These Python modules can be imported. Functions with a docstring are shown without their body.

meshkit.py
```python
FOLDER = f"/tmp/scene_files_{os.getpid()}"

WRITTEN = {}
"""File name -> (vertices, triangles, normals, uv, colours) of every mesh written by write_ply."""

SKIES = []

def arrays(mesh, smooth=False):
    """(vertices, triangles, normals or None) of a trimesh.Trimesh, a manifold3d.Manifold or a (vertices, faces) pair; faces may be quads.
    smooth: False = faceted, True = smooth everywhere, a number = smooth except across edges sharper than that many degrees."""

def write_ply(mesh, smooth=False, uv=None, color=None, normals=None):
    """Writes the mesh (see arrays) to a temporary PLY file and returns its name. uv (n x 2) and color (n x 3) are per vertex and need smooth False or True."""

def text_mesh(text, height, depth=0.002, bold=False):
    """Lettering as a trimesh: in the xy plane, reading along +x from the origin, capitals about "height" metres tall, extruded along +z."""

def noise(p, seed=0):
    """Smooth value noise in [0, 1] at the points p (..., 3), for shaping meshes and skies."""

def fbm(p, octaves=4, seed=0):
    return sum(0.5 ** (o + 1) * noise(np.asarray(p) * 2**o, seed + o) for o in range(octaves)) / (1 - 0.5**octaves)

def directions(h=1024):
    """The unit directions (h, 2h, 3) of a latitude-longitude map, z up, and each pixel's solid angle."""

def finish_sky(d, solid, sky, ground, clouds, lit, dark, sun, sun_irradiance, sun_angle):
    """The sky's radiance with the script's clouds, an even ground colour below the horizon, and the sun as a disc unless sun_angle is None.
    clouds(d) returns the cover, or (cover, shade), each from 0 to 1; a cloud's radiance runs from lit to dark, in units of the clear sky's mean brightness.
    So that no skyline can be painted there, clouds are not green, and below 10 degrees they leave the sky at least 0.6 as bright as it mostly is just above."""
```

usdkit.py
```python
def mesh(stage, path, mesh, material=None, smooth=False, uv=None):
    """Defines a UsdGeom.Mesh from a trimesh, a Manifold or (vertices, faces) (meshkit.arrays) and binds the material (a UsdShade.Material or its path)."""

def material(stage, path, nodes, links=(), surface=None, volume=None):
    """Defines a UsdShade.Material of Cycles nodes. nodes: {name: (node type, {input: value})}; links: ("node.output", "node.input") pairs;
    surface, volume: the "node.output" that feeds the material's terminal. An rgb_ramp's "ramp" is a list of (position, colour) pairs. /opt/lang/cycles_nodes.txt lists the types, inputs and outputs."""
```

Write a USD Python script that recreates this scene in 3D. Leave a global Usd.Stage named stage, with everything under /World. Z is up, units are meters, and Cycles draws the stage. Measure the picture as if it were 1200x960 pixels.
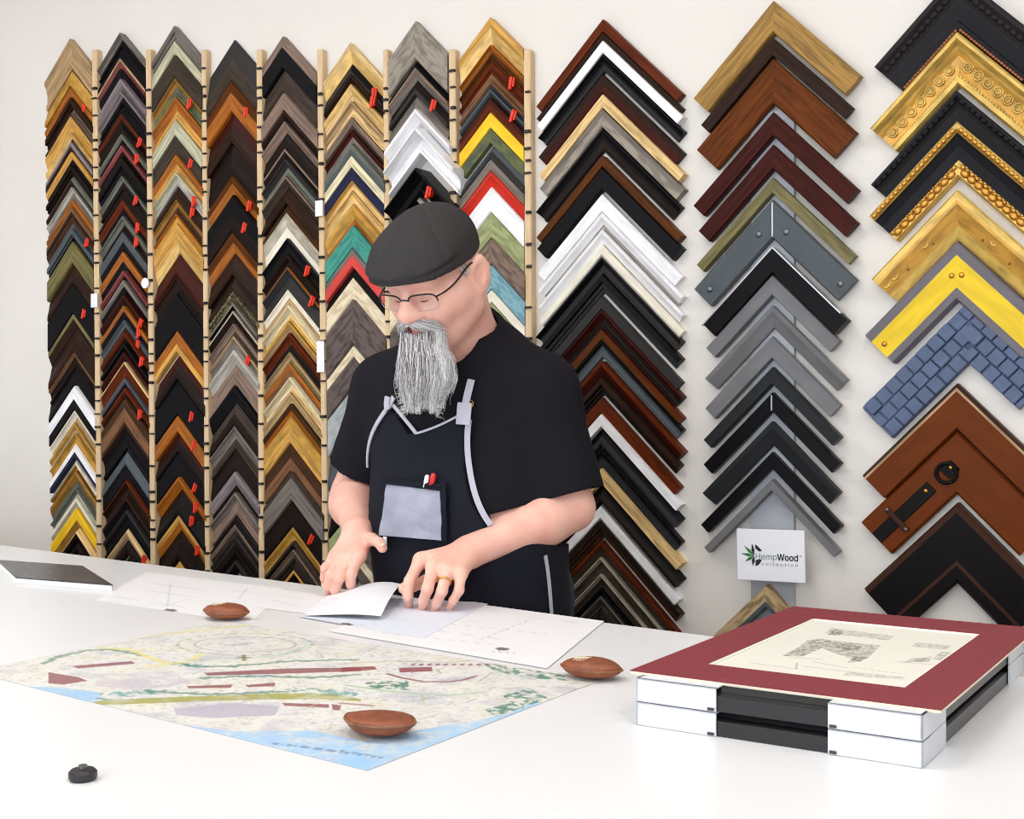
import math, random
import numpy as np, trimesh, usdkit
import shapely
from shapely.geometry import Polygon, LineString
from pxr import Usd, UsdGeom, UsdLux, Gf, Sdf, Vt, UsdShade
from meshkit import text_mesh, fbm, noise

stage = Usd.Stage.CreateInMemory()
UsdGeom.SetStageUpAxis(stage, UsdGeom.Tokens.z)
UsdGeom.SetStageMetersPerUnit(stage, 1.0)
UsdGeom.Xform.Define(stage, '/World')
UsdGeom.Scope.Define(stage, '/World/Looks')
random.seed(7); rng = np.random.default_rng(7)

# ------------------------------------------------------------------ camera
FPX, THETA, HOR = 1440.0, math.radians(31.7), 480.0     # focal length in pixels of the 1200 wide frame, yaw, horizon row
DW, HC = 2.65, 1.28                                     # camera to sample wall, camera height
CAM = np.array([0.0, -DW, HC])
FWD = np.array([-math.sin(THETA), math.cos(THETA), 0.0])
RGT = np.array([math.cos(THETA), math.sin(THETA), 0.0])
UP = np.array([0, 0, 1.0])
cam = UsdGeom.Camera.Define(stage, '/World/Camera')
cam.AddTranslateOp().Set(Gf.Vec3d(*CAM))
cam.AddRotateXYZOp().Set(Gf.Vec3f(90, 0, math.degrees(THETA)))
cam.CreateHorizontalApertureAttr(36.0); cam.CreateVerticalApertureAttr(28.8)
cam.CreateFocalLengthAttr(36.0 * FPX / 1200.0)
cam.CreateClippingRangeAttr(Gf.Vec2f(0.05, 100))
cam.CreateExposureAttr(-0.08)

def ray(px, py):
    return FWD + RGT * ((px - 600) / FPX) + UP * ((HOR - py) / FPX)
def at_y(px, py, y):
    d = ray(px, py); return CAM + d * ((y - CAM[1]) / d[1])
def at_z(px, py, z):
    d = ray(px, py); return CAM + d * ((z - CAM[2]) / d[2])
def at_x(px, py, x):
    d = ray(px, py); return CAM + d * ((x - CAM[0]) / d[0])

# ------------------------------------------------------------------ light: daylight from the shop front, warm ceiling panels
dome = UsdLux.DomeLight.Define(stage, '/World/DaylightSky')
dome.CreateIntensityAttr(1.0); dome.CreateColorAttr(Gf.Vec3f(0.86, 0.93, 1.0)); dome.CreateExposureAttr(-0.55)
win = UsdLux.RectLight.Define(stage, '/World/ShopWindowLight')
win.CreateWidthAttr(6.0); win.CreateHeightAttr(2.4)
win.CreateIntensityAttr(2.2); win.CreateColorAttr(Gf.Vec3f(0.93, 0.97, 1.0))
win.AddTranslateOp().Set(Gf.Vec3d(0.6, -6.6, 1.75)); win.AddRotateXYZOp().Set(Gf.Vec3f(90, 0, 0))
CEIL_POWER = 11.0

# ------------------------------------------------------------------ helpers
NAMES = {}
def numbered(parent, name):
    k = NAMES.get((parent, name), 0); NAMES[(parent, name)] = k + 1
    return f'{parent}/{name}' if k == 0 else f'{parent}/{name}_{k:03d}'
def lin(c):
    c = np.asarray(c, float) / 255.0
    return tuple(np.where(c <= 0.04045, c / 12.92, ((c + 0.055) / 1.055) ** 2.4))
def xf(prim, M):
    UsdGeom.Xformable(prim).AddTransformOp().Set(Gf.Matrix4d(*np.asarray(M).T.ravel().tolist()))
def frame_matrix(o, x, y, z):
    M = np.eye(4); M[:3, 0], M[:3, 1], M[:3, 2], M[:3, 3] = x, y, z, o; return M
def path_of(p): return '/World' if p is None else str(p.GetPath())
def tag(p, label=None, cat=None, group=None, kind=None):
    for k, v in (('label', label), ('category', cat), ('group', group), ('kind', kind)):
        if v: p.SetCustomDataByKey(k, v)
    return p
def thing(name, label, cat, loc=(0, 0, 0), rotz=0.0, group=None, M=None):
    x = UsdGeom.Xform.Define(stage, numbered('/World', name))
    if M is not None: xf(x.GetPrim(), M)
    else:
        x.AddTranslateOp().Set(Gf.Vec3d(*map(float, loc)))
        if rotz: x.AddRotateZOp().Set(math.degrees(rotz))
    return tag(x.GetPrim(), label, cat, group)
def obj(name, mesh, m, parent=None, smooth=False, M=None, label=None, kind=None, uv=None, colors=None):
    p = usdkit.mesh(stage, numbered(path_of(parent), name), mesh, MAT.get(m, m) if isinstance(m, str) else m, smooth=smooth, uv=uv)
    if M is not None: xf(p.GetPrim(), M)
    if colors is not None:
        UsdGeom.PrimvarsAPI(p).CreatePrimvar('col', Sdf.ValueTypeNames.Color3fArray, 'vertex').Set(Vt.Vec3fArray.FromNumpy(np.asarray(colors, np.float32)))
    return tag(p.GetPrim(), label, None, None, kind)
def box(lo, hi):
    lo, hi = np.asarray(lo, float), np.asarray(hi, float)
    b = trimesh.creation.box(hi - lo); b.apply_translation((lo + hi) / 2); return b
def chamfer_box(lo, hi, c=0.002):
    lo, hi = np.asarray(lo, float), np.asarray(hi, float); pts = []
    for k in range(3):
        a = lo + c; b = hi - c; a[k], b[k] = lo[k], hi[k]
        pts += [(x, y, z) for x in (a[0], b[0]) for y in (a[1], b[1]) for z in (a[2], b[2])]
    return trimesh.convex.convex_hull(np.array(pts))
def cat(*ms): return trimesh.util.concatenate([m for m in ms])
def tube(pts, r, sides=8, caps=True):
    p = np.asarray(pts, float); r = np.broadcast_to(r, (len(p),))
    t = np.gradient(p, axis=0); t /= np.linalg.norm(t, axis=1, keepdims=True) + 1e-12
    a = np.cross(t[0], [0, 0, 1.0] if abs(t[0][2]) < .9 else [1.0, 0, 0]); a /= np.linalg.norm(a)
    A = []
    for k in range(len(p)):
        a = a - t[k] * (a @ t[k]); a /= np.linalg.norm(a); A.append(a)
    A = np.array(A); B = np.cross(t, A); ang = np.arange(sides) * 2 * np.pi / sides
    v = (p[:, None] + r[:, None, None] * (np.cos(ang)[None, :, None] * A[:, None] + np.sin(ang)[None, :, None] * B[:, None])).reshape(-1, 3)
    f = []
    for i in range(len(p) - 1):
        for j in range(sides):
            q = [i * sides + j, i * sides + (j + 1) % sides, (i + 1) * sides + (j + 1) % sides, (i + 1) * sides + j]
            f += [[q[0], q[1], q[2]], [q[0], q[2], q[3]]]
    if caps:
        n = len(v); v = np.vstack([v, p[0], p[-1]]); e = (len(p) - 1) * sides
        for j in range(sides):
            f += [[n, (j + 1) % sides, j], [n + 1, e + j, e + (j + 1) % sides]]
    return trimesh.Trimesh(v, np.array(f), process=False)
def spline(pts, n=40):
    from scipy.interpolate import CubicSpline
    p = np.asarray(pts, float); d = np.r_[0, np.cumsum(np.linalg.norm(np.diff(p, axis=0), axis=1))]
    return CubicSpline(d, p)(np.linspace(0, d[-1], n))
def ribbon(pts, widths, thick=0.0015):
    """flat strap along pts; widths = vectors across."""
    p, w = np.asarray(pts, float), np.asarray(widths, float); n = len(p)
    t = np.gradient(p, axis=0); nn = np.cross(t, w); nn /= np.linalg.norm(nn, axis=1, keepdims=True); nn *= thick / 2
    v = np.concatenate([p - w / 2 - nn, p + w / 2 - nn, p + w / 2 + nn, p - w / 2 + nn]); f = []
    for i in range(n - 1):
        for k in range(4):
            a, b = k * n + i, ((k + 1) % 4) * n + i
            f += [[a, b, b + 1], [a, b + 1, a + 1]]
    for i, s in ((0, 1), (n - 1, -1)):
        q = [k * n + i for k in range(4)]; f += [[q[0], q[2], q[1]], [q[0], q[3], q[2]]] if s > 0 else [[q[0], q[1], q[2]], [q[0], q[2], q[3]]]
    m = trimesh.Trimesh(v, np.array(f), process=False)
    if m.volume < 0: m.invert()
    return m

# ------------------------------------------------------------------ materials
MAT = {}
def mat(name, nodes, links=(), surface='p.BSDF'):
    MAT[name] = usdkit.material(stage, f'/World/Looks/{name}', nodes, links, surface=surface); return MAT[name]
def plain(name, rgb, rough=0.5, metal=0.0, spec=0.5, **kw):
    return mat(name, {'p': ('principled_bsdf', {'base_color': lin(rgb), 'roughness': rough, 'metallic': metal, 'specular_ior_level': spec, **kw})})
def varied(name, rgb, rgb2, scale=(1, 1, 1), freq=8.0, rough=0.5, metal=0.0, lo=.3, hi=.7, detail=4.0, bump=0.0, dist=0.0, spec=0.5, **kw):
    n = {'tc': ('texture_coordinate', {}), 'mp': ('mapping', {'scale': scale}), 'n': ('noise_texture', {'scale': freq, 'detail': detail, 'distortion': dist}),
         'r': ('rgb_ramp', {'ramp': [(lo, lin(rgb)), (hi, lin(rgb2))]}), 'p': ('principled_bsdf', {'roughness': rough, 'metallic': metal, 'specular_ior_level': spec, **kw})}
    l = [('tc.object', 'mp.vector'), ('mp.vector', 'n.vector'), ('n.fac', 'r.fac'), ('r.color', 'p.base_color')]
    if bump:
        n['b'] = ('bump', {'strength': bump, 'distance': 0.002}); l += [('n.fac', 'b.height'), ('b.normal', 'p.normal')]
    return mat(name, n, l)
def printed(name, rough=0.55):
    return mat(name, {'a': ('attribute', {'attribute': 'col'}), 'p': ('principled_bsdf', {'roughness': rough, 'specular_ior_level': 0.3})}, [('a.color', 'p.base_color')])

varied('wall_paint', (222, 218, 213), (226, 222, 218), freq=3, rough=.7)
plain('ceiling_paint', (235, 235, 232), .8)
varied('floor_wood', (120, 96, 74), (150, 122, 95), scale=(.6, 8, 1), freq=6, rough=.4)
plain('white_laminate', (232, 233, 237), .32, spec=.4)
plain('cabinet_white', (225, 225, 225), .5)
varied('batten_wood', (205, 176, 138), (222, 196, 158), scale=(20, 20, 2), freq=6, rough=.55)
plain('clip_black', (28, 24, 24), .4)
plain('card_white', (236, 238, 246), .5)
plain('tag_red', (222, 52, 26), .35)
plain('rail_gray', (168, 172, 182), .45)
plain('metal_silver', (190, 190, 195), .3, metal=.9)
plain('rivet_steel', (110, 112, 116), .35, metal=.8)
plain('gold_bead', (196, 142, 62), .3, metal=.75)
plain('copper_bead', (150, 92, 60), .35, metal=.6)
# ------------------------------------------------------------------ setting
def struct(name, mesh, m, parent=None):
    p = obj(name, mesh, m, parent)
    if parent is None: tag(p, kind='structure')
    return p
def labelled(p, label, c): return tag(p, label, c)
XL, XR, YF, ZC = -6.2, 2.6, -7.0, 3.25
labelled(struct('floor', box((XL, YF, -.05), (XR, .12, 0)), 'floor_wood'), 'brown wood floor below the white work table', 'floor')
labelled(struct('wall_back', box((XL, 0, 0), (XR, .12, ZC)), 'wall_paint'), 'off-white wall carrying all the frame corner samples', 'wall')
labelled(struct('wall_left', box((XL - .12, YF, 0), (XL, .12, ZC)), 'wall_paint'), 'off-white side wall left of the sample columns', 'wall')
labelled(struct('wall_right', box((XR, YF, 0), (XR + .12, .12, ZC)), 'wall_paint'), 'off-white side wall on the right of the shop', 'wall')
labelled(struct('ceiling', box((XL, YF, ZC), (XR, .12, ZC + .1)), 'ceiling_paint'), 'plain white shop ceiling above the wall of samples', 'ceiling')
mat('lamp_glow', {'e': ('emission', {'color': (1.0, 0.965, 0.91), 'strength': CEIL_POWER})}, surface='e.emission')
for i, (lx, ly) in enumerate(((-3.4, -1.9), (-1.4, -1.9), (.6, -1.9), (-3.0, -4.4), (-.6, -4.4))):
    L = thing('ceiling_light', 'flat white ceiling light panel ' + ('above the left columns', 'above the work table', 'above the right columns', 'behind the camera on the left', 'behind the camera on the right')[i], 'lamp', (lx, ly, ZC - .03), group='ceiling light panels')
    f = cat(box((-.62, -.32, 0), (.62, -.30, .03)), box((-.62, .30, 0), (.62, .32, .03)), box((-.62, -.3, 0), (-.6, .3, .03)), box((.6, -.3, 0), (.62, .3, .03)))
    obj('frame', f, 'metal_silver', L)
    obj('diffuser', box((-.6, -.3, .008), (.6, .3, .014)), 'lamp_glow', L)

# ------------------------------------------------------------------ frame corner samples
PAL = {}
def pal(key, rgb, desc, kind='wood', rgb2=None, rough=.42):
    n = 'moulding_' + desc.replace('-', ' ').replace(' ', '_')
    PAL[key] = (n, desc)
    if n in MAT: return
    a = np.array(rgb, float); dark = a.mean() < 80; sp = .08 if dark else .25
    if dark: a = a * .72
    if kind == 'wood':
        b = np.clip(a * .72 - 3, 0, 255) if rgb2 is None else rgb2
        varied(n, b, np.clip(a * 1.06, 0, 255), scale=(5, 60, 60), freq=2.2, rough=rough, dist=.6, lo=.3, hi=.62, spec=sp)
    elif kind == 'paint': varied(n, a * .93, np.clip(a * 1.05, 0, 255), scale=(6, 30, 30), freq=2, rough=rough, spec=sp)
    elif kind == 'gloss': plain(n, a, .18)
    elif kind == 'leaf': varied(n, a * .8, np.clip(a * 1.06, 0, 255), scale=(10, 36, 36), freq=2.2, rough=.36, metal=.3, lo=.3, hi=.62)
    elif kind == 'worn': varied(n, rgb2, a, scale=(10, 42, 42), freq=2.6, rough=.75, detail=8, lo=.4, hi=.56, bump=.4)
    elif kind == 'speckle': varied(n, (26, 24, 18), a, scale=(1, 1, 1), freq=170, rough=.4, lo=.46, hi=.56, detail=2)
pal('k', (26, 24, 28), 'satin black', 'paint', rough=.35); pal('dk', (44, 32, 28), 'near-black brown'); pal('db', (66, 42, 32), 'dark brown'); pal('br', (98, 64, 42), 'mid brown')
pal('wa', (120, 82, 54), 'walnut brown'); pal('ob', (164, 94, 26), 'orange-brown'); pal('do', (122, 66, 22), 'dark orange-brown'); pal('rw', (132, 54, 22), 'rust red-brown'); pal('mh', (88, 32, 24), 'dark mahogany')
pal('mm', (128, 62, 62), 'maroon pink'); pal('go', (196, 148, 62), 'gold', 'leaf'); pal('dg', (152, 108, 40), 'dull gold', 'leaf'); pal('lg', (218, 180, 108), 'pale gold', 'leaf'); pal('hg', (206, 156, 76), 'honey wood')
pal('ta', (178, 148, 110), 'tan'); pal('pi', (224, 190, 132), 'natural pine'); pal('ol', (116, 108, 66), 'olive green'); pal('gr', (116, 108, 102), 'mid grey'); pal('ch', (72, 70, 70), 'charcoal grey', 'paint')
pal('tp', (132, 110, 98), 'taupe'); pal('dt', (92, 78, 68), 'dark taupe'); pal('gg', (104, 108, 98), 'grey-green'); pal('sl', (74, 82, 88), 'slate grey', 'paint'); pal('lr', (176, 172, 164), 'light grey'); pal('li', (136, 124, 130), 'lilac grey')
pal('wh', (238, 238, 242), 'white', 'paint', rough=.3); pal('cr', (226, 214, 178), 'cream'); pal('sg', (192, 190, 162), 'pale sage'); pal('ye', (246, 196, 36), 'bright yellow', 'paint'); pal('re', (204, 44, 26), 'bright red', 'paint')
pal('rc', (204, 68, 62), 'coral red', 'paint'); pal('te', (58, 148, 128), 'teal green', 'worn', (44, 120, 118)); pal('sb', (128, 172, 186), 'weathered sky blue', 'worn', (96, 140, 156)); pal('nv', (52, 56, 92), 'navy blue', 'paint'); pal('gn', (158, 164, 116), 'weathered sage green', 'worn', (128, 136, 92))
pal('ru', (96, 82, 78), 'rustic dark weathered', 'worn', (62, 52, 50)); pal('wb', (128, 106, 92), 'weathered brown', 'worn', (90, 74, 66)); pal('ww', (226, 212, 184), 'whitewashed', 'worn', (198, 178, 148)); pal('wg', (168, 172, 174), 'weathered light grey', 'worn', (146, 152, 156)); pal('bg', (150, 142, 130), 'barnwood grey', 'worn', (118, 110, 100))
pal('si', (186, 178, 160), 'silver leaf', 'leaf'); pal('sp', (122, 112, 74), 'black and gold speckled', 'speckle'); pal('gw', (96, 104, 58), 'weathered moss green', 'worn', (70, 74, 60)); pal('hw', (236, 230, 214), 'ivory', 'paint'); pal('rt', (184, 160, 120), 'rustic tan', 'worn', (128, 106, 76)); pal('oak', (160, 122, 58), 'golden oak'); pal('dw', (138, 70, 24), 'grained walnut')
pal('gt', (112, 112, 116), 'steel grey', 'paint'); pal('dh', (60, 62, 66), 'dark graphite', 'paint')

PROF = {'f': [(0, .8), (.05, 1), (.95, 1), (1, .8)],
        'i': [(0, .92), (.05, 1), (.28, .96), (.62, .68), (.94, .45), (1, .38)],
        'o': [(0, .34), (.06, .42), (.4, .66), (.75, 1), (.94, 1), (1, .88)],
        's': [(0, .9), (.05, 1), (.13, 1), (.24, .72), (.42, .5), (.64, .44), (.8, .5), (.83, .66), (.95, .66), (1, .5)],
        'r': [(0, .25), (.06, .52), (.2, .82), (.38, .98), (.55, 1), (.75, .84), (.92, .55), (1, .28)],
        't': [(0, .9), (.04, 1), (.42, 1), (.45, .66), (.7, .66), (.73, .42), (.96, .42), (1, .32)],
        'd': [(0, .42), (.05, .52), (.28, .52), (.33, .8), (.5, 1), (.66, .82), (.7, .55), (.95, .48), (1, .36)]}
def cut_profile(pr, a, b):
    s = [p[0] for p in pr]; t = [p[1] for p in pr]
    pts = [(a, np.interp(a, s, t))] + [p for p in pr if a < p[0] < b] + [(b, np.interp(b, s, t))]
    return pts
def rail_mesh(pts, w, t, L, side, vertical):
    """one mitred arm: local x along the arm, y across it, z off the wall; vertical = end cut upright, not square"""
    m = len(pts); s = np.array([p[0] for p in pts]) * w; h = np.array([p[1] for p in pts]) * t
    sg = -1 if side > 0 else 1
    x0, x1 = s, (s + L if vertical else np.full(m, L))
    v = []
    for x in (x0, x1):
        v += [np.stack([x, sg * s, h], 1), np.stack([x, sg * s, np.zeros(m)], 1)]
    v = np.concatenate(v); A, B, C, D = 0, m, 2 * m, 3 * m; f = []
    for i in range(m - 1):
        f += [[A + i, A + i + 1, C + i + 1], [A + i, C + i + 1, C + i], [B + i, D + i + 1, B + i + 1], [B + i, D + i, D + i + 1]]
        f += [[A + i, B + i + 1, A + i + 1], [A + i, B + i, B + i + 1], [C + i, C + i + 1, D + i + 1], [C + i, D + i + 1, D + i]]
    for i in (0, m - 1):
        q = [[A + i, C + i, D + i], [A + i, D + i, B + i]]; f += q if i == 0 else [x[::-1] for x in q]
    me = trimesh.Trimesh(v, np.array(f), process=False)
    if me.volume < 0: me.invert()
    return me
R2 = math.sqrt(.5)
def arm_frame(side):
    d = np.array([side * R2, 0, -R2]); o = np.array([0, -1.0, 0]); y = np.cross(o, d)
    return frame_matrix((0, 0, 0), d, y, o)
ORD = ['topmost', 'second', 'third', 'fourth', 'fifth', 'sixth', 'seventh', 'eighth', 'ninth', 'tenth', 'eleventh', 'twelfth', 'thirteenth', 'fourteenth', 'fifteenth', 'sixteenth', 'seventeenth', 'eighteenth', 'nineteenth', 'twentieth'] + ['twenty-' + x for x in ('first', 'second', 'third', 'fourth', 'fifth', 'sixth', 'seventh', 'eighth', 'ninth')] + ['thirtieth', 'thirty-first', 'thirty-second', 'thirty-third', 'thirty-fourth', 'thirty-fifth', 'thirty-sixth', 'thirty-seventh', 'thirty-eighth', 'thirty-ninth', 'fortieth', 'forty-first', 'forty-second']
def corner(apex, Ll, Lr, w, mats, prof='i', t=.022, base=0.0, vertical=True, label='', group='', wl=None, wr=None):
    """a mitred frame corner hung point up on the wall: left_rail and right_rail, each with its own inner lip"""
    o = (apex[0], -base, apex[1])
    th = thing('frame_corner', label, 'frame sample', o, group=group); rails = []
    for side, L, ww in ((-1, Ll, wl or w), (1, Lr, wr or w)):
        M = arm_frame(side); cuts = [0] + [c for _, c in mats[1:]] + [1]; parent = None
        for k, (key, _) in enumerate(mats):
            me = rail_mesh(cut_profile(PROF[prof], cuts[k], cuts[k + 1]), ww, t, L, side, vertical)
            if parent is None: parent = obj('left_rail' if side < 0 else 'right_rail', me, PAL[key][0], th, M=M); rails.append(parent)
            else: obj('inner_lip', me, PAL[key][0], parent, label=PAL[key][1] + ' inner lip')
    return th, rails
def price_tag(th, side, along, w, t, long=.032, ang=.5, base=0.0):
    """small red plastic loop round one rail"""
    M = arm_frame(side)
    g = np.array([[along, 0, 0]]) 
    m = cat(chamfer_box((-.0042, -long / 2, t * .8), (.0042, long / 2, t + .003), .001), chamfer_box((.006, -long * .3, t * .8), (.0115, long * .45, t + .0025), .001))
    R = trimesh.transformations.rotation_matrix(ang * side, (0, 0, 1)); m.apply_transform(R); m.apply_translation((along, -side * w * .5, 0))
    obj('price_tag', m, 'tag_red', th, M=M, label='red plastic loop tag')

# columns of nested samples: name, apex x at y=60 and y=640, left and right edge x (top, bottom), entries "y:material[/lip@where][,profile][,*]" (* = red tag)
COLS = [
 ('leftmost', 81, 89, (52, 60), (107, 113), '45:ta 80:dt/go@.1,o 100:ob,r,* 114:db/tp@.8 131:tp/dt@.3 136:hg,i 155:lg/db@.7,i 166:li/db@.45 178:hg/dk@.55,i 193:dk 206:gg/db@.4 219:lr/gr@.5,s 232:ob,r 243:wa/db@.5 253:br/sl@.55,* 268:sl/k@.6 283:ol,f 308:db,o 332:k,f,* 368:ol/db@.35,i 385:db,o 413:wa/dk@.3,s 430:k,o 452:wh/k@.55,f 481:hw/ta@.5,s 496:go/si@.6,i 508:go/hw@.85,s 522:wh/nv@.55,f 536:si/go@.6,d 552:dg/gg@.6,i 572:gg/si@.5,s 584:hw/si@.4,i 596:ye/dg@.6,i 619:pi/dk@.4,r 634:dk 650:db'),
 ('second', 140, 148, (114, 121), (170, 176), '38:gr/k@.5,s 53:k,o 68:ta/mm@.3,i 80:k,i 92:li/gr@.5,i 107:li/k@.4,s 122:k,o 133:rw/dk@.5,i,* 146:dk/db@.5 157:gg/dk@.5,i,* 170:mm/dk@.5,i 184:dk/k@.5 195:k,i 206:gg/dk@.45,s,* 221:dk,o 234:rw/k@.55,i,* 253:gg/dk@.5,s,* 272:sl/k@.5,i 295:ob/k@.5,i 317:mm/dk@.55,i 328:gr/k@.45,i 345:mh/dk@.5,i,* 358:ob/k@.4,i,* 375:sl/db@.6,s,* 389:rw/dk@.5,i,* 402:k/dk@.5 413:mh/db@.6,i 424:pi/rw@.12,i 443:sl/k@.5,i 455:rw/db@.5,i,* 467:br/wa@.4,f 496:db/k@.25,s 526:k/sl@.2,o 545:k,f 563:rw/db@.15,s 582:db/k@.3,i 598:ch/k@.25,s 619:pi/ta@.4,r,* 633:dk 652:k'),
 ('third', 204, 209, (178, 184), (236, 241), '30:gr 48:sg,f 64:dt,f 91:dg/gw@.4,s,* 113:ob/hg@.6,s 140:sg/gg@.9,f 160:dt,f,* 181:ob/hg@.5,i 202:sg/lr@.4,s,* 217:db,o,* 233:dg/br@.5,s 250:ob/go@.35,s 262:hg/lg@.6,i 297:mh,o 323:db/dk@.5,s 345:k,f 388:ob/hg@.6,f 413:mh/dk@.4,o 445:k,f,* 487:ob,f,* 506:mh/dk@.4,o 530:k,f,* 559:ob,i,* 574:dk/k@.5,o,* 604:hg/ob@.5,i,* 622:dk,o 656:hg,r'),
 ('fourth', 270, 275, (242, 247), (301, 304), '45:ch/dt@.5,o 94:do/ob@.4,f,* 131:mh/db@.4,o 167:dk,o 206:do/ob@.4,i,* 228:k/dk@.5,f,* 272:do/ob@.5,i 296:db,o 322:dk/db@.4,o 341:sp,i 355:gr/dk@.4,t 364:si/dk@.2,i 379:tp/dt@.6,s 394:ta/gr@.25,s,* 410:lr/tp@.4,s 452:k,i 472:dt/dk@.5,o 499:gr/dt@.55,s 526:dk,o 553:li/dk@.65,i 577:gr/tp@.4,s 604:dk/k@.4 614:tp/dt@.5,i 628:ch/dk@.5,s 644:dk 657:ch/k@.4,i'),
 ('fifth', 331, 343, (306, 309), (371, 380), '42:tp/k@.35,f 80:dt,o 108:tp,f 129:db/dk@.5,i 142:tp,i 155:dk,o 174:tp/dk@.3,i 186:ch/gg@.5,s 206:tp/dt@.2,i 219:db,o 238:db/br@.1,o 249:si/hw@.6,i 279:k,s,* 299:db/dk@.3,s 313:ob/ch@.15,i,* 323:ch,o 339:hw/ta@.5,s 358:cr/lg@.55,s 376:go/ta@.4,i 390:rw/dk@.55,s 413:ta/ol@.6,s 425:ob/wa@.5,i 442:cr/pi@.6,s 460:ta/pi@.4,i 473:br/ob@.5,i 488:go/hg@.5,f 520:br/wa@.5,f 553:dt/gr@.2,f 587:dk,f,* 618:go/hg@.6,i 634:dt/dk@.5 644:tp/dt@.5,s 656:dk 668:hg/dk@.4,i 680:dk'),
 ('sixth', 410, 417, (379, 386), (449, 455), '50:pi/lg@.35,i 74:k/ch@.6,o,* 87:db,i,* 98:lg/pi@.5,i 118:ta/pi@.5,s 137:tp/dt@.6,i 152:mh/gr@.5,s 168:gg/sl@.5,f 182:cr,f 196:nv,f 211:hg/pi@.4,s 223:lg/pi@.5,s 239:go/ob@.7,i 264:te,f 291:gr/rc@.35,f 313:k,o 325:ww,f 351:ru,f 405:ww,f 418:ru,f 452:wg,f 497:sl,o 538:wg,f 568:k,o 594:gn,f 618:ru,f 646:ww,f 664:ru,f'),
 ('eighth', 574, 578, (538, 541), (613, 617), '20:hg/lg@.4,i 52:ob/do@.5,s 66:do/rw@.4,s,* 80:rw/wa@.4,s 94:wa/sl@.5,i 104:sl/ch@.5,i,* 115:mh/rw@.4,f 131:ye,f 150:gw,f 168:sl/ch@.5,o 186:gr/tp@.5,f 200:re,i 219:wh,f 249:gn,f 279:wb,f 310:sb,f 339:hw,f 354:gn,f 384:wb,f 410:sb,f 438:wh,f 462:gw,f 490:wb,f 516:gr/tp@.5,f 540:ru,f 566:gn,f'),
]
def parse(e):
    y, rest = e.split(':'); bits = rest.split(','); star = '*' in bits; bits = [b for b in bits if b != '*']
    ms = [];
    for b in bits[0].split('/'):
        k, _, c = b.partition('@'); ms.append((k, float(c) if c else 0))
    return float(y), ms, (bits[1] if len(bits) > 1 else None), star
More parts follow.
